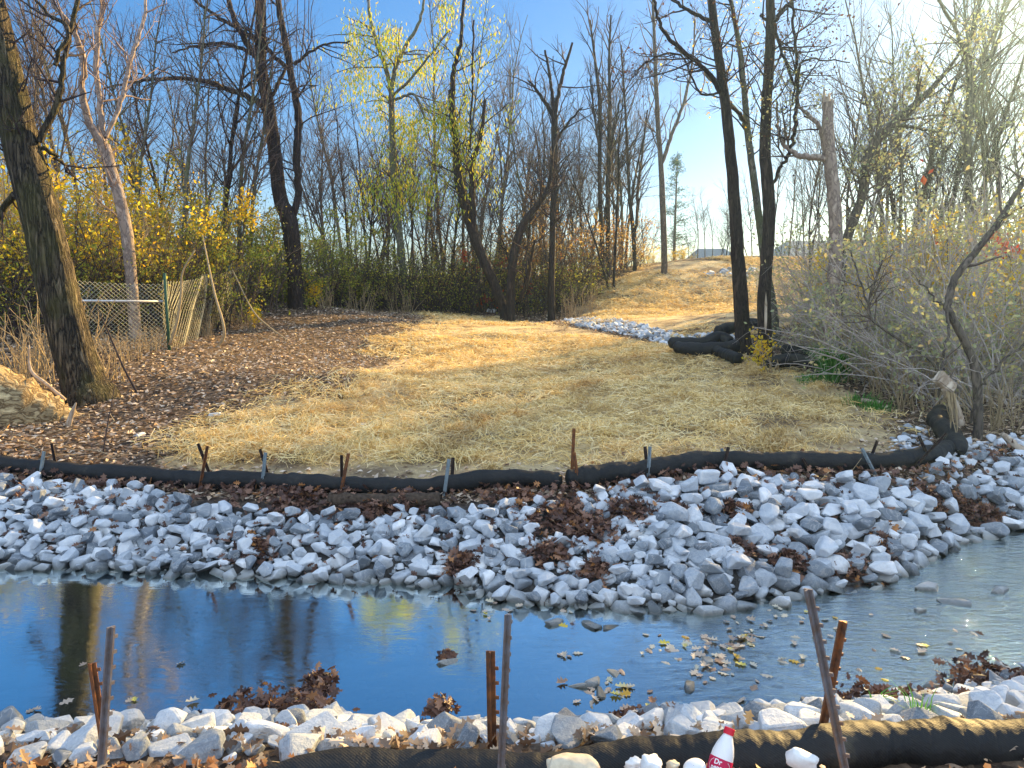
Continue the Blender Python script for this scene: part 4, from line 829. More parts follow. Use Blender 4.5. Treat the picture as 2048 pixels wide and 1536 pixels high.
for px, Y, s_ in [(440, 21, 1.0), (480, 22.5, 1.05), (520, 24, 1.0), (555, 25.5, 1.05), (620, 27, 1.05), (650, 27.5, 1.1), (690, 28.5, 1.0), (500, 27, 1.2), (380, 25, 1.3)]:
    shrub('olive', px, Y, s_, 'olive green leafy shrub around the twin stemmed dark tree', 'olive shrubs left of the clearing')
for px, Y, s_ in [(100, 17, .9), (190, 17.2, .85), (245, 17.6, .9), (300, 18.4, .9), (340, 19, .9), (150, 18, 1.1), (60, 17.6, 1.1), (390, 19, .8), (480, 23, .85), (640, 26.5, .8), (680, 27.5, .85), (720, 28, .9), (760, 28.5, .9), (800, 29, .95), (840, 29.5, 1), (880, 30, 1), (930, 30.5, 1), (970, 31, 1), (1060, 31.5, 1), (1130, 32, .9), (780, 32, 1.2), (860, 33, 1.2), (950, 34, 1.2), (1030, 35, 1.2), (1160, 33, .8), (30, 15.8, .8), (700, 31, 1.2)]:
    shrub('dark', px, Y, s_, 'dark tangled bramble bush low under the trees', 'brambles under the trees')
for px, Y, s_ in [(905, 31.5, 1.1), (985, 33, 1.3), (1030, 32.5, 1.2), (1080, 34, 1.3), (1135, 35, 1.25), (1180, 36, 1.2), (1215, 38, 1.3), (1240, 39, 1.2), (1150, 38, 1.5), (1060, 38, 1.6)]:
    shrub('rust', px, Y, s_, 'shrub with ochre and rust leaves at the back right of the clearing', 'ochre shrubs at the back')
for px, Y, s_ in [(1275, 44, .55), (1350, 46, .4), (1370, 46, .35), (1310, 45, .4)]: shrub('yellow', px, Y, s_, 'low yellow bush on the hill crest against the sky', 'low bushes on the crest')
for px, Y, s_ in [(1690, 18, .9), (1740, 17, 1.0), (1790, 16, 1.05), (1830, 14.5, 1.0), (1880, 14, 1.05), (1930, 13, 1.05), (1980, 12.5, 1.0), (2030, 12, 1.05), (2080, 11.5, 1.05), (2150, 12, 1.1), (1760, 21, 1.2), (1820, 20, 1.3), (1880, 19, 1.3), (1950, 18, 1.3), (2020, 17, 1.3), (2090, 16, 1.3), (1700, 22, 1.1), (1640, 21, .7), (1610, 25, .7), (1660, 26, .9), (1720, 28, 1.2), (1800, 27, 1.4), (1900, 25, 1.5), (2000, 24, 1.6), (2170, 17, 1.4), (2260, 15, 1.4), (2260, 22, 1.6), (2400, 18, 1.6)]:
    if rw.random() < .15: continue
    shrub('thick', px, Y, s_, 'hazy grey green thicket shrub of arching stems at the right', 'thicket shrubs at the right')
for px, Y, s_ in [(1860, 17, 1.15), (1960, 15.5, 1.2), (2040, 14.5, 1.15), (1790, 19, 1.2)]:
    shrub('yellow', px, Y, s_, 'pale yellow leaved shrub inside the right thicket', 'yellow shrubs in the thicket')
for px, Y, s_ in [(30, 13.2, .8), (60, 12.4, .7), (100, 13.6, .8), (150, 13.4, .5), (245, 14.2, .4), (10, 12, .6), (130, 14.2, .9), (190, 12.6, .6), (490, 20, .4), (290, 15.2, .38), (335, 15.8, .4), (400, 18, .4), (445, 20.5, .4), (1620, 17, .6), (1680, 15.5, .7), (1740, 14.5, .7), (1800, 13, .7), (1860, 12, .7), (1980, 10.6, .6), (2040, 10.2, .6), (640, 25.5, .7), (720, 26.5, .7), (800, 28, .8), (1150, 29, .9), (1170, 31, .9)]:
    shrub('reed', px, Y, s_, 'clump of dry leafless stems at the edge of the clearing', 'dry stem clumps')
shrub('ash', 1560, 15.3, 1.35, 'yellow green leafy sprout in front of the right twin trunk', None); shrub('ash', 490, 20, .9, 'small bright yellow sprout before the fence end', None)
shrub('red', 1005, 31, 1.25, 'thin sapling with red leaves at the back centre of the clearing', None); shrub('red', 1985, 17, 1.5, 'sapling with scarlet leaves in the right thicket', None)
shrub('ash', 655, 25, 1.6, 'slim sprout with yellow leaves right of the twin stemmed tree', None); shrub('ash', 1470, 17.7, .9, 'yellow sprig at the left side of the left twin trunk', None)
for o in bpy.data.objects:
    if o.parent is None and 'group' in o and o['group'] is None: del o['group']

# ------------------------------------------------------------------ chain link fence
def fence():
    a = [P(120, 700, 14.4), P(338, 690, 15.5), P(463, 645, 21), P(505, 630, 23.5)]
    a = [np.array((p[0], p[1], gz1(p[0], p[1]))) for p in a]; H = 1.45; e = empty('chain_link_fence', a[1]); o0 = a[1]
    tag(e, 'sagging chain link fence with steel posts at the foot of the left scrub', 'fence')
    rs = np.random.RandomState(3)
    for i, (b, c) in enumerate(zip(a[:-1], a[1:])):
        T = Tubes(); L = np.linalg.norm((c - b)[:2]); pit = .085; n = int(L / pit)
        def q(u, v):
            p = b + (c - b) * (u / L); sag = .12 * math.sin(u * 1.7 + i) * v / H; pn = np.array((-(c - b)[1], (c - b)[0], 0)) / L
            return p + pn * (sag + .05 * math.sin(u * 6 + v * 3)) + np.array((0, 0, v - .03 - .06 * abs(math.sin(u * 1.1)) * v))
        rows = int(H / pit)
        for k in range(-rows, n):
            for sgn in (1, -1):
                pts = []
                for j in range(rows + 1):
                    u = (k + j) * pit if sgn == 1 else (k + rows - j) * pit
                    if 0 <= u <= L: pts.append(q(u, j * pit))
                if len(pts) > 1:
                    pts = [pts[0], pts[len(pts) // 2], pts[-1]] if len(pts) > 3 else [pts[0], (pts[0] + pts[-1]) / 2, pts[-1]]; T.add(pts, [.0052] * 3, 3)
        obj('mesh_panel', T.mesh('mesh_panel', MAT['wire'], o0), e)
    for p, mt, h in [(a[1], 'greenpost', 1.55), (a[2], 'greenpost', 1.5), (a[3], 'greenpost', 1.5), (a[0], 'galv', 1.5)]:
        T = Tubes(); T.add(*capped([p - (0, 0, .2), p + (0, 0, h)], [.032, .032]), 8); obj('post', T.mesh('post', MAT[mt], o0), e)
    T = Tubes(); T.add(*capped([a[0] + (0, -.04, 1.0), a[1] + (-.05, -.04, .99)], [.024, .024]), 8); obj('rail', T.mesh('rail', MAT['galv'], o0), e)
    e2 = empty('chain_link_fence', a[3]); b = P(532, 610, 26); c = P(556, 606, 27); b[2] = gz1(b[0], b[1]); c[2] = gz1(c[0], c[1]); e2.location = b; tag(e2, 'separate sagging chain link piece left of the twin stemmed tree', 'fence')
    T = Tubes()
    for k in range(-14, 8):
        for sgn in (1, -1):
            pts = [b + (c - b) * np.clip((k + (j if sgn == 1 else 14 - j)) / 7, 0, 1) + (0, 0, j * .1) for j in range(15) if 0 <= (k + (j if sgn == 1 else 14 - j)) <= 7]
            if len(pts) > 1: T.add([pts[0], (pts[0] + pts[-1]) / 2, pts[-1]], [.006] * 3, 3)
    obj('mesh_panel', T.mesh('mesh_panel', MAT['wire'], b), e2)
    T = Tubes(); T.add(*capped([c - (0, 0, .2), c + (0, 0, 1.5)], [.035, .035]), 7); obj('post', T.mesh('post', MAT['greenpost'], b), e2)
fence()
p = P(633, 615, 25); p[2] = gz1(p[0], p[1]); T = Tubes(); T.add(*capped([p - (0, 0, .2), p + np.array((-.25, 0, 1.4))], [.03, .03]), 7)
tag(obj('leaning_post', T.mesh('leaning_post', MAT['greenpost'], p), None, p), 'green metal post leaning beside the twin stemmed tree', 'post')

# ------------------------------------------------------------------ logs, branches, board
def log(name, label, pts, rads, mat, cat='log', sides=14, rough=.05, seed=1, n=40):
    rs = np.random.RandomState(seed); pt = spline(pts, n); rd = np.interp(np.linspace(0, 1, n), np.linspace(0, 1, len(rads)), rads) * (1 + rough * rs.normal(size=n))
    T = Tubes(); T.add(*capped(pt, rd), sides); base = pt[0]
    fl = (lambda Pp, a: 1 + .08 * np.sin(3 * a + 1)[None, None, :] + .05 * np.sin(7 * a + 2)[None, None, :] + .012 * rs.normal(size=(1, Pp.shape[1], len(a)))) if rough > .03 else None
    return tag(obj(name, T.mesh(name, MAT[mat], base, fl), None, base), label, cat)
log('fallen_log', 'large weathered fallen log at the left edge beside the leaning trunk', [P(-160, 790, 10.6), P(-40, 800, 10.4), P(60, 830, 10.5), P(130, 850, 10.7), P(190, 850, 11.0)], [.6, .52, .38, .24, .1], 'log', seed=4)
log('root_wood', 'splintered pale stick standing by the fallen log', [P(133, 868, 10.2), P(143, 830, 10.2), P(152, 806, 10.2)], [.04, .035, .012], 'wood_pale', 'stick', 7, .02, 5, 8)
log('dead_branch', 'bare curved stick rising from the litter left of the leaning trunk', [P(130, 800, 11), P(95, 770, 11), P(62, 740, 11), P(58, 690, 11)], [.03, .03, .025, .008], 'wood_pale', 'branch', 7, .02, 6, 16)
log('dead_branch', 'forked pale driftwood branch behind the fence line', [P(340, 690, 15.1), P(355, 640, 15.1), P(362, 590, 15.1), P(365, 545, 15.1), P(390, 500, 15.1)], [.038, .03, .025, .02, .012], 'twig_tan', 'branch', 8, .02, 7, 20)
log('dead_branch', 'crooked pale branch leaning in front of the fence panels', [P(425, 705, 16.6), P(445, 680, 16.6), P(447, 650, 16.6), P(430, 590, 17), P(415, 520, 17.5), P(405, 470, 18)], [.03, .04, .03, .025, .02, .012], 'twig_tan', 'branch', 8, .02, 8, 24)
log('dead_branch', 'long thin branch slanting down right of the fence', [P(465, 540, 19), P(505, 620, 18.6), P(540, 655, 18), P(575, 680, 17.2)], [.012, .02, .02, .015], 'twig_tan', 'branch', 6, .02, 9, 16)
log('dead_branch', 'thin dark twig lying across the litter behind the far sock', [P(130, 945, 8.6), P(200, 925, 9), P(300, 905, 9.2), P(360, 880, 9.8)], [.012, .012, .01, .005], 'twig_dark', 'twig', 5, .02, 10, 16)
log('dead_branch', 'thin upright dark twig left of the straw corner', [P(203, 930, 9), P(215, 850, 9.1), P(230, 770, 9.2)], [.009, .008, .004], 'twig_dark', 'twig', 5, .02, 11, 12)
log('dead_branch', 'dark twig leaning at the straw side of the leaning trunk', [P(290, 812, 12), P(250, 740, 12), P(215, 660, 12), P(200, 630, 12)], [.02, .018, .012, .006], 'twig_dark', 'twig', 5, .02, 12, 12)
log('dead_branch', 'grey sawn branch lying on the rock heap at the right edge', [P(2005, 868, 9.2), P(2048, 905, 8.8), P(2110, 950, 8.4)], [.03, .06, .07], 'wood_pale', 'branch', 8, .03, 13, 12)
log('dead_branch', 'small white stick on the dark litter beyond the grass tuft', [P(1722, 800, 12.7), P(1760, 805, 12.6)], [.035, .03], 'wood_pale', 'stick', 6, .03, 14, 6)
log('dead_branch', 'pale slanting broken limb in the litter of the thicket', [P(1738, 700, 14.5), P(1775, 670, 14.8)], [.035, .02], 'wood_pale', 'branch', 6, .03, 15, 6)
log('dead_branch', 'pale thin pole standing behind the far hill foot', [P(1163, 590, 32), P(1172, 570, 32.3)], [.04, .03], 'wood_pale', 'pole', 6, .0, 16, 6)
# snapped sapling with pale board-like broken end
e = empty('snapped_sapling', G(1912, 838)); e.location = tuple(P(1912, 842, 9.2)); tag(e, 'snapped sapling stump with hanging bark and a pale broken chunk on top', 'broken tree')
T = Tubes(); pt = spline([P(1922, 850, 9.2), P(1912, 815, 9.2), P(1896, 785, 9.2), P(1888, 775, 9.2)], 10); T.add(*capped(pt, np.linspace(.05, .045, 10)), 9)
obj('stump', T.mesh('stump', MAT['wood_pale'], e.location), e)
T = Tubes()
for k in range(7):
    a = P(1893 + k * 3, 782 + k, 9.15); T.add(walk(np.random.RandomState(k), a, np.array((.08 * k / 7, -.1, -1.)), .35 + .08 * (k % 3), 6, .08, 0), np.linspace(.012, .005, 7), 4)
obj('hanging_bark', T.mesh('hanging_bark', MAT['twig_tan'], e.location), e)
bm = bmesh.new(); bmesh.ops.create_cube(bm, size=1)
for v in bm.verts: v.co = Vector((v.co.x * .26, v.co.y * .12, v.co.z * .15)); v.co += Vector((rr.uniform(-.02, .02), rr.uniform(-.02, .02), rr.uniform(-.03, .03)))
bmesh.ops.bevel(bm, geom=bm.edges[:], offset=.015, segments=2, affect='EDGES'); me = bpy.data.meshes.new('broken_chunk'); bm.to_mesh(me); bm.free(); me.materials.append(MAT['wood_pale'])
o = obj('broken_chunk', me, e); o.location = Vector(P(1890, 765, 9.2)) - e.location; o.rotation_euler = (0, R(38), 0)
# hanging vines beside the twin stemmed tree
T = Tubes(); rv = np.random.RandomState(9)
for px, y0, y1 in [(500, -20, 200), (512, -20, 260), (540, -20, 330), (550, -20, 230), (566, -20, 350), (572, 60, 330), (610, -20, 190), (618, 0, 150), (412, 0, 260), (418, 40, 190), (632, -20, 120), (596, -20, 300), (480, 0, 120)]:
    a, b = P(px, y0, 23.6), P(px + rv.uniform(-14, 14), y1, 23.4); T.add(spline([a, (a * 2 + b) / 3 + rv.normal(size=3) * .12, (a + 2 * b) / 3 + rv.normal(size=3) * .12, b], 14), np.full(14, .011), 4)
ts = [o for o in bpy.data.objects if o.name.startswith('twin_stem_tree')][0]
obj('hanging_vines', T.mesh('hanging_vines', MAT['twig_dark'], ts.location), ts)

# ------------------------------------------------------------------ grass, straw, litter
def blades(name, ctr, n, L, spread, mat, seed, lean=.5, wd=.008):
    rs = np.random.RandomState(seed); Vs, Fs = [], []; c = np.array(ctr)
    for i in range(n):
        a = rs.uniform(0, 6.28); r = rs.uniform(0, spread); p = c + (math.cos(a) * r, math.sin(a) * r, 0); p[2] = gz1(p[0], p[1]) - .02 if spread > .05 else c[2]
        d = np.array((math.cos(a), math.sin(a), 0)); l = L * rs.uniform(.5, 1.1); ln = lean * rs.uniform(.2, 1); s_ = np.array((-d[1], d[0], 0)) * wd
        m1 = p + d * l * ln * .3 + (0, 0, l * .6); tp = p + d * l * ln + (0, 0, l * .85); b = len(Vs) * 5; Vs.append([p - s_, p + s_, m1 + s_ * .8, m1 - s_ * .8, tp]); Fs.append(((b, b + 1, b + 2, b + 3), (b + 3, b + 2, b + 4)))
    V = np.array(Vs).reshape(-1, 3); return mesh_np(name, V - c, [np.array([f[0] for f in Fs]), np.array([f[1] for f in Fs])], MAT[mat], False)
c = G(1665, 760); tag(obj('grass_clump', blades('grass_clump', c, 420, .8, .3, 'lf_grass', 1, .7, .010), None, c), 'bright green grass tuft at the right edge of the straw', 'grass tuft')
c = G(1690, 785); 
for i, (px, py, s_) in enumerate([(1720, 808, .4), (1752, 822, .3), (1615, 765, .25)]):
    c = G(px, py); tag(obj('grass_patch', blades('grass_patch', c, 160, .22, s_, 'lf_grass', 5 + i, .7, .007), None, c), ['thin green grass just right of the big tuft', 'thin green grass at the tip of the straw', 'sparse green blades left of the big tuft'][i], 'grass', kind='stuff')
c = P(1838, 1452, 2.95); tag(obj('sedge_plant', blades('sedge_plant', c, 22, .2, .04, 'lf_grass', 12, .7, .004), None, c), 'few upright green sedge blades behind the near sock', 'plant')
c = P(1745, 1415, 3.6); tag(obj('sedge_plant', blades('sedge_plant', c, 6, .16, .03, 'lf_grass', 13, 1.2, .006), None, c), 'arching green grass blades by the near right waterline', 'plant')

def ribbon(name, pos, L, wd, mat, rs, lift=.3):
    n = len(pos); a = rs.uniform(0, 2 * math.pi, n); d = np.c_[np.cos(a), np.sin(a), rs.normal(size=n) * lift]; d /= np.linalg.norm(d, axis=1, keepdims=True)
    s_ = np.c_[-np.sin(a), np.cos(a), rs.normal(size=n) * .5] * wd[:, None] / 2; L = L[:, None]; bend = np.c_[rs.normal(size=(n, 2)) * .12, np.abs(rs.normal(size=n)) * .12] * L
    p0 = pos - d * L / 2; p1 = pos + bend; p2 = pos + d * L / 2
    V = np.stack([p0 - s_, p0 + s_, p1 + s_, p1 - s_, p2 + s_ * .6, p2 - s_ * .6], 1); b = (np.arange(n) * 6)[:, None]
    return mesh_np(name, V.reshape(-1, 3), np.concatenate([b + [[0, 1, 2, 3]], b + [[3, 2, 4, 5]]]), MAT[mat], False)
rs = np.random.RandomState(31)
def sample_view(n, py0, py1, px0=-60, px1=2108):
    """points on the ground spread evenly over the ground seen, thinned with distance"""
    x = rs.uniform(-16, 16, n * 3); y = 7.2 + 38 * rs.uniform(size=n * 3) ** 1.8; k = np.abs(x / y) < .72; return x[k][:n], y[k][:n]
x, y = sample_view(330000, 0, 0)
s_ = np.maximum(signed(x, y, straw_poly) / 1.0, signed(x, y, hill_poly) / 1.5) + bumps(x * 2.3, y * 2.3) * 6 + bumps(x * 7 + 3, y * 7) * 3
k = (s_ + rs.normal(size=len(x)) * .18 > .05) & (bumps(x * 1.3 + 9, y * 1.3) * 10 + rs.uniform(size=len(x)) * 1.6 > .12); x, y = x[k], y[k]
clump = bumps(x * 3 + 1, y * 3 + 5) * 12
z = gz(x, y) + np.abs(rs.normal(size=len(x))) * .012 + np.clip(clump, 0, 1) * .07
dist = np.hypot(x, y)
tag(obj('straw_mulch', ribbon('straw_mulch', np.c_[x, y, z], rs.uniform(.12, .3, len(x)) * (1 + dist * .01), .003 + .00045 * dist, 'straw', rs)), 'loose golden straw spread over the clearing and the hill slope', 'straw', kind='stuff')
# straw tufts
tx, ty, tz = [], [], []
for px, py, r, n in [(530, 1050 - 210, .2, 0), (915, 862, .25, 260), (840, 900, .25, 200), (1530, 895, .3, 300), (1210, 870, .2, 200), (1660, 880, .25, 220), (1310, 925, .18, 120), (985, 950, .12, 160), (550, 900, .3, 240), (420, 915, .25, 260), (760, 870, .25, 200), (1190, 820, .3, 220), (60, 878, .25, 260), (1100, 780, .3, 260), (1380, 800, .3, 260), (1560, 820, .25, 240), (620, 850, .3, 240)] + [(rw.uniform(380, 1720), rw.uniform(690, 930), rw.uniform(.12, .32), rw.randint(60, 170)) for _ in range(110)]:
    c = G(px, py)
    if not inpoly(np.array([c[0]]), np.array([c[1]]), straw_poly)[0]: continue
    q = rs.normal(size=(n, 3)) * (r * .6, r * .6, .035); tx += list(c[0] + q[:, 0]); ty += list(c[1] + q[:, 1]); tz += list(c[2] + .03 + np.abs(q[:, 2]))
pos = np.c_[tx, ty, tz]; tag(obj('straw_tufts', ribbon('straw_tufts', pos, rs.uniform(.1, .26, len(pos)), np.full(len(pos), .007), 'straw', rs, .7)), 'thicker straw tufts standing up from the mulch', 'straw', kind='stuff')

def litter(name, label, x, y, size, mat, lift=.01, lobed=False, flat=.8, aspect=.55, zadd=None):
    z = gz(x, y) + np.abs(rs.normal(size=len(x))) * lift + (0 if zadd is None else zadd)
    return tag(obj(name, leaf_mesh(name, np.c_[x, y, z], size, MAT[mat], rs, flat, aspect=aspect, lobed=lobed)), label, 'leaves', kind='stuff')
x, y = sample_view(150000, 0, 0)
s_ = np.maximum(signed(x, y, straw_poly), signed(x, y, hill_poly)); k = ((s_ < rs.normal(size=len(x)) * .35) | (rs.rand(len(x)) < .02)) & (y > sy(x) - .25) & (y < 36); x, y = x[k], y[k]
litter('leaf_litter', 'dry brown leaf litter covering the far bank around the straw', x, y, rs.uniform(.03, .095, len(x)) * (1 + .01 * np.hypot(x, y)), 'lf_litter', .018)
# sticks in the litter
x, y = sample_view(5000, 0, 0); k = (np.maximum(signed(x, y, straw_poly), signed(x, y, hill_poly)) < -.3) & (y > sy(x)); x, y = x[k][:1500], y[k][:1500]
tag(obj('twig_litter', ribbon('twig_litter', np.c_[x, y, gz(x, y) + .03], rs.uniform(.15, .8, len(x)), rs.uniform(.005, .013, len(x)), 'twig_tan', rs, .25)), 'thin dead twigs scattered over the leaf litter', 'twigs', kind='stuff')
lx, ly, lz = [], [], []
for u, v, r in LP:
    n = int(900 * r); q = rs.normal(size=(n, 2)) * r * .55; lx += list(u + q[:, 0]); ly += list(v + q[:, 1] * .8); lz += list(.02 + .08 * np.exp(-(q ** 2).sum(1) / r ** 2) * rs.uniform(.3, 1, n))
x = rs.uniform(-7, 7, 2000); y = sy(x) - rs.uniform(-.05, 1, 2000) ** 2 * 1.1 - .12; lx += list(x); ly += list(y); lz += list(rs.uniform(.02, .09, 2000))
x, y, zl = map(np.array, (lx, ly, lz)); k = y > fy(x) - .05; x, y, zl = x[k], y[k], zl[k]
litter('leaf_drift', 'damp brown leaves drifted between the riprap rocks', x, y, rs.uniform(.05, .11, len(x)), 'lf_wet', .02, flat=.55, lobed=True, zadd=zl)
x = rs.uniform(-3.2, 3.4, 5200); y = 1.7 + .95 * rs.uniform(size=5200) ** .6; k = (y < 2.36) | ((x < -.55) & (y < 2.5)); x, y = x[k], y[k]
litter('oak_leaves', 'curled tan and russet oak leaves in front of the near sock', x, y, rs.uniform(.03, .085, len(x)), 'lf_litter_near', .02, flat=.45, lobed=True, zadd=np.where(x > .1, .035, .01) + rs.uniform(0, .04, len(x)))
x = rs.uniform(-3, 3.4, 800); y = rs.uniform(2.5, 2.9, 800); litter('near_leaf_drift', 'brown leaves and chips filling the gap between the near sock and the boulders', x, y, rs.uniform(.03, .08, len(x)), 'lf_litter', .02, flat=.5, lobed=True, zadd=rs.uniform(0, .03, len(x)))
# leaf heaps in and beside the water
lx, ly, lz = [], [], []
for px, py, Y, r, n in [(505, 1432, 3.85, .17, 420), (585, 1430, 3.8, .15, 380), (635, 1372, 4.3, .09, 160), (540, 1500, 3.0, .12, 240), (165, 1475, 3.3, .1, 170), (620, 1480, 3.1, .08, 110), (1750, 1408, 3.9, .14, 260), (1680, 1405, 3.9, .07, 110), (1320, 1440, 3.6, .1, 160), (1262, 1450, 3.3, .08, 90), (1990, 1370, 4.5, .22, 420), (1880, 1425, 3.5, .14, 260), (880, 1415, 4.1, .07, 90), (1100, 1243, 5.9, .07, 70), (1178, 1156, 6.7, .12, 160), (1590, 1150, 6.6, .15, 160), (1700, 1163, 6.4, .14, 160), (1415, 1440, 3.6, .08, 80), (895, 1322, 5, .05, 40)]:
    c = P(px, py, Y); q = rs.normal(size=(n, 3)) * (r * .6, r * .6, r * .25); lx += list(c[0] + q[:, 0]); ly += list(c[1] + q[:, 1]); lz += list(c[2] + q[:, 2])
pos = np.c_[lx, ly, lz]; pos[:, 2] = np.maximum(pos[:, 2], np.maximum(gz(pos[:, 0], pos[:, 1]) + .01, WATER + .005))
tag(obj('leaf_heaps', leaf_mesh('leaf_heaps', pos, rs.uniform(.04, .09, len(pos)), MAT['lf_wet'], rs, .3, lobed=True)), 'sodden leaf heaps caught on stones at the water edges', 'leaves', kind='stuff')
FL = []
for px, py, r, n in [(1450, 1310, 120, 60), (1350, 1300, 60, 16), (1600, 1260, 120, 20), (1230, 1380, 70, 26), (1000, 1215, 50, 12), (1880, 1300, 110, 12), (1500, 1270, 80, 16), (1130, 1310, 25, 4), (300, 1420, 300, 8), (1150, 1215, 60, 10), (1700, 1340, 100, 8), (60, 1425, 30, 2)]:
    for _ in range(n):
        q = PZ(px + rs.normal() * r * .5, py + rs.normal() * r * .28, WATER + .006); FL.append(q)
FL = np.array(FL); k = (FL[:, 1] < fy(FL[:, 0]) - .1) & (FL[:, 1] > nyy(FL[:, 0])); FL = FL[k]
MAT['lf_float'] = leafmat('leaves_floating', [(0, (.3, .2, .14)), (.4, (.55, .45, .35)), (.8, (.6, .55, .42)), (.93, (.65, .55, .08)), (1, (.6, .3, .05))], .1, .5)
tag(obj('floating_leaves', leaf_mesh('floating_leaves', FL, rs.uniform(.04, .09, len(FL)), MAT['lf_float'], rs, .97, aspect=.6, lobed=True)), 'pale fallen leaves floating on the creek', 'leaves', kind='stuff')

# ------------------------------------------------------------------ rubbish by the near sock
def lathe(prof, n=28):
    V = []; a = np.arange(n) / n * 2 * math.pi
    for r, z in prof: V.append(np.c_[np.cos(a) * r, np.sin(a) * r, np.full(n, z)])
    V = np.concatenate(V); m = len(prof); i = np.arange(m * n).reshape(m, n); A_, B_ = i[:-1], i[1:]
    return V, np.stack([A_, np.roll(A_, -1, 1), np.roll(B_, -1, 1), B_], -1).reshape(-1, 4)
top = P(1460, 1456, 2.28); bt = P(1424, 1588, 2.2); dr = Vector(top - bt).normalized(); e = empty('soda_bottle', top - np.array(dr) * .232)
tag(e, 'upturned white plastic soda bottle with red cap and red label', 'bottle'); qd = dr.to_track_quat('Z', 'X'); e.rotation_mode = 'QUATERNION'; e.rotation_quaternion = qd
V, Fq = lathe([(.001, 0), (.028, 0), (.035, .01), (.036, .03), (.035, .045), (.0352, .11), (.0355, .135), (.034, .155), (.028, .178), (.019, .2), (.0135, .212), (.0135, .216), (.001, .216)]); obj('bottle_body', mesh_np('bottle_body', V, Fq, MAT['white_pl']), e)
V, Fq = lathe([(.001, .212), (.0165, .212), (.0165, .23), (.015, .2325), (.001, .2325)]); obj('cap', mesh_np('cap', V, Fq, MAT['red_pl'], False), e)
V, Fq = lathe([(.0356, .062), (.0362, .063), (.0366, .137), (.0356, .138)], 40); lab = obj('label_wrap', mesh_np('label_wrap', V, Fq, MAT['lab_red']), e)
# lettering wrapped on the label, facing the camera
inv = qd.inverted(); toc = inv @ (Vector((0, 0, CAMZ)) - Vector(bt)); phi0 = math.atan2(toc.y, toc.x)
def wrap_text(txt, size, zc, dx, parent, mat, r=.0369):
    cu = bpy.data.curves.new('t', 'FONT'); cu.body = txt; cu.size = size; cu.align_x = 'CENTER'; cu.align_y = 'CENTER'; cu.offset = .0006; cu.extrude = 0; cu.resolution_u = 3
    to = bpy.data.objects.new('t', cu); C.objects.link(to); dg = bpy.context.evaluated_depsgraph_get(); me = bpy.data.meshes.new_from_object(to.evaluated_get(dg)); bpy.data.objects.remove(to)
    bm = bmesh.new(); bm.from_mesh(me); bmesh.ops.subdivide_edges(bm, edges=[x for x in bm.edges if x.calc_length() > .004], cuts=2, use_grid_fill=False); bmesh.ops.triangulate(bm, faces=bm.faces)
    for v in bm.verts:
        a = phi0 + (v.co.x + dx) / r; zz_ = zc + v.co.y + .12 * v.co.x; v.co = Vector((math.cos(a) * r, math.sin(a) * r, zz_))
    bm.to_mesh(me); bm.free(); me.materials.clear(); me.materials.append(mat); me.name = 'lettering'; return obj('lettering', me, parent)
wrap_text('Dr', .021, .1255, -.008, lab, MAT['white_ink']); wrap_text('pepper', .019, .110, .0, lab, MAT['white_ink'])
ring = []; 
for r_ in (.0355, .034):
    for t in np.linspace(0, 2 * math.pi, 49)[:-1]:
        dx, dz = math.cos(t) * r_ * 1.05, math.sin(t) * r_ * .7; a = phi0 + dx / .0368; ring.append((math.cos(a) * .0368, math.sin(a) * .0368, .113 + dz))
obj('ring_mark', mesh_np('ring_mark', np.array(ring), np.array([(i, (i + 1) % 48, (i + 1) % 48 + 48, i + 48) for i in range(48) if ring[i][2] < .1345 and ring[(i + 1) % 48][2] < .1345]), MAT['white_ink']), lab)
def blob(name, label, cat, p, sc3, mat, seed, rot=(0, 0, 0), boxy=.6, noise=.08, sub=3):
    rs = np.random.RandomState(seed); bm = bmesh.new(); bmesh.ops.create_icosphere(bm, subdivisions=sub, radius=.5); kv = rs.normal(size=(8, 3)) * 5; ph = rs.uniform(0, 6, 8)
    for v in bm.verts:
        c = np.array(v.co) * 2; c = np.sign(c) * np.abs(c) ** boxy * .42; c *= 1 + noise * np.sin(kv @ c * 2 + ph).sum() / 3; v.co = Vector(c * np.array(sc3))
    me = bpy.data.meshes.new(name); bm.to_mesh(me); bm.free(); me.polygons.foreach_set('use_smooth', [True] * len(me.polygons)); me.materials.append(MAT[mat]); o = obj(name, me, None, tuple(p)); o.rotation_euler = rot; return tag(o, label, cat)
blob('foam_chunk', 'long tan crumbly foam chunk at the bottom edge', 'foam', P(1145, 1536, 2.2), (.19, .09, .09), 'foam_tan', 1, (0, .05, .1), .6, .1, 4)
blob('foam_chunk', 'rounded white foam ball right of the tan foam chunk', 'foam', P(1302, 1532, 2.15), (.075, .07, .065), 'foam', 2, (0, 0, 0), .85, .2)
blob('foam_chunk', 'smaller bluish white foam lump beside the rounded ball', 'foam', P(1268, 1528, 2.25), (.06, .05, .04), 'foam', 3, (0, 0, .5), .8, .22)
blob('foam_block', 'white broken foam slab right of the bottle', 'foam', P(1603, 1522, 2.2), (.11, .05, .075), 'foam', 4, (.3, .35, -.1), .5, .12)
blob('foam_chunk', 'pale tan foam piece left of the blue cup', 'foam', P(1345, 1532, 2.22), (.04, .04, .04), 'foam_tan', 5, (0, 0, 0), .8, .25)
e = empty('paper_cup', P(1393, 1548, 2.2)); e.rotation_euler = (.15, -.35, 0); tag(e, 'pale blue disposable cup with white rim among the oak leaves', 'cup')
V, Fq = lathe([(.001, -.04), (.026, -.04), (.032, .02), (.033, .022)]); obj('cup_wall', mesh_np('cup_wall', V, Fq, MAT['blue_pl']), e)
V, Fq = lathe([(.034, .018), (.036, .024), (.034, .03), (.024, .034), (.001, .035)]); obj('rim', mesh_np('rim', V, Fq, MAT['white_pl']), e)
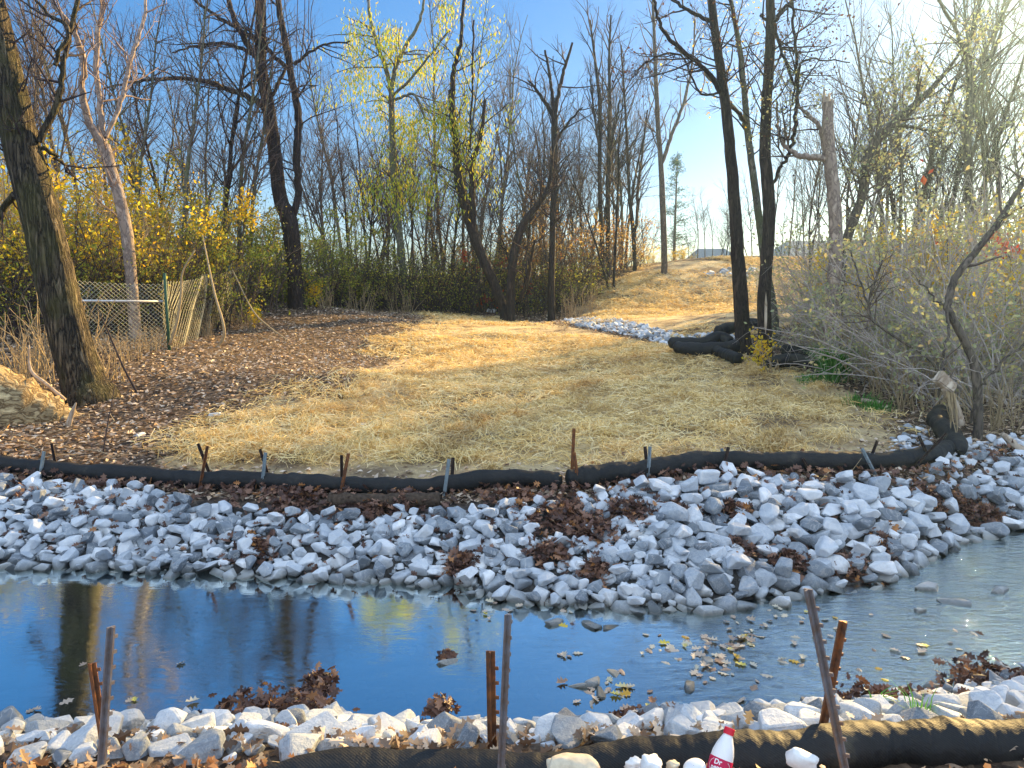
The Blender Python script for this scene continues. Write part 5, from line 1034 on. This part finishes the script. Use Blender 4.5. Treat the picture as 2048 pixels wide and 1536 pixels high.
o = blob('foam_cup', 'white foam cup piece with two red marks behind the near sock', 'foam cup', P(1132, 1494, 2.72), (.085, .06, .045), 'foam', 6, (0, .1, 0), .6, .02)
for dx, dz in [(-.006, .002), (.012, .004)]:
    bm = bmesh.new(); bmesh.ops.create_uvsphere(bm, u_segments=10, v_segments=6, radius=.5)
    for v in bm.verts: v.co = Vector((v.co.x * .009, v.co.y * .004, v.co.z * .015))
    me = bpy.data.meshes.new('red_mark'); bm.to_mesh(me); bm.free(); me.materials.append(MAT['red_pl']); m_ = obj('red_mark', me, o); m_.location = (dx, -.0245, dz + .004)
blob('plastic_bag', 'crumpled pale blue plastic bag caught in the riprap', 'bag', P(1308, 1092, 6.75), (.28, .14, .2), 'bag', 7, (.3, .3, .2), .8, .22, 4)
blob('plastic_bag', 'crumpled white plastic bag half wedged low in the right riprap', 'bag', P(1590, 1120, 6.75), (.3, .12, .1), 'white_pl', 9, (.2, .5, .1), .8, .22, 4)

# ------------------------------------------------------------------ far houses
def house(label, px, Y, W, D, H, rf, rz=0, py=525):
    q = P(px, py, Y); z = gz1(q[0], q[1]); e = empty('house', (q[0], q[1], z), rz); tag(e, label, 'house')
    v = [(-W / 2, -D / 2, 0), (W / 2, -D / 2, 0), (W / 2, D / 2, 0), (-W / 2, D / 2, 0)]; V = np.array(v + [(a, b, H) for a, b, _ in v]); Fq = np.array([(0, 1, 5, 4), (1, 2, 6, 5), (2, 3, 7, 6), (3, 0, 4, 7)]); obj('wall', mesh_np('wall', V, Fq, MAT['brick'], False), e)
    o_ = .4; V = np.array([(-W / 2 - o_, -D / 2 - o_, H - .1), (W / 2 + o_, -D / 2 - o_, H - .1), (W / 2 + o_, D / 2 + o_, H - .1), (-W / 2 - o_, D / 2 + o_, H - .1), (-W / 2 + D * .12, 0, H + rf), (W / 2 - D * .12, 0, H + rf)])
    me = bpy.data.meshes.new('roof'); me.from_pydata([tuple(x) for x in V], [], [(0, 1, 5, 4), (2, 3, 4, 5), (1, 2, 5), (3, 0, 4), (3, 2, 1, 0)]); me.materials.append(MAT['roof']); obj('roof', me, e)
    for k in range(4):
        x = -W / 2 + W * (k + .5) / 4; V = np.array([(x - .5, -D / 2 - .04, H * .4), (x + .5, -D / 2 - .04, H * .4), (x + .5, -D / 2 - .04, H * .8), (x - .5, -D / 2 - .04, H * .8)]); f = obj('window', mesh_np('window', V, np.array([(0, 1, 2, 3)]), MAT['glass'], False), e)
house('low house with a grey hipped roof in the gap beyond the crest', 1422, 95, 5, 7, 1.8, 1.6)
house('wide grey roofed house screened by bare trees right of the twin trunks', 1730, 95, 22, 12, 2.4, 2.2)

# ------------------------------------------------------------------ air
me = bpy.data.meshes.new('haze'); bm = bmesh.new(); bmesh.ops.create_cube(bm, size=1)
for v in bm.verts: v.co = Vector((v.co.x * 530, 110 + v.co.y * 430, 9.5 + v.co.z * 27))
bm.to_mesh(me); bm.free(); hm = bpy.data.materials.new('haze'); hm.use_nodes = True; ht = hm.node_tree; ht.nodes.remove(ht.nodes['Principled BSDF'])
pv = ht.nodes.new('ShaderNodeVolumePrincipled'); pv.inputs['Color'].default_value = (.42, .68, 1, 1); pv.inputs['Density'].default_value = .0010; pv.inputs['Anisotropy'].default_value = .8
ht.links.new(pv.outputs[0], ht.nodes['Material Output'].inputs['Volume']); me.materials.append(hm)
tag(obj('haze', me), 'thin sunlit autumn haze in the air', 'haze', kind='stuff')
sc.cycles.volume_bounces = 1
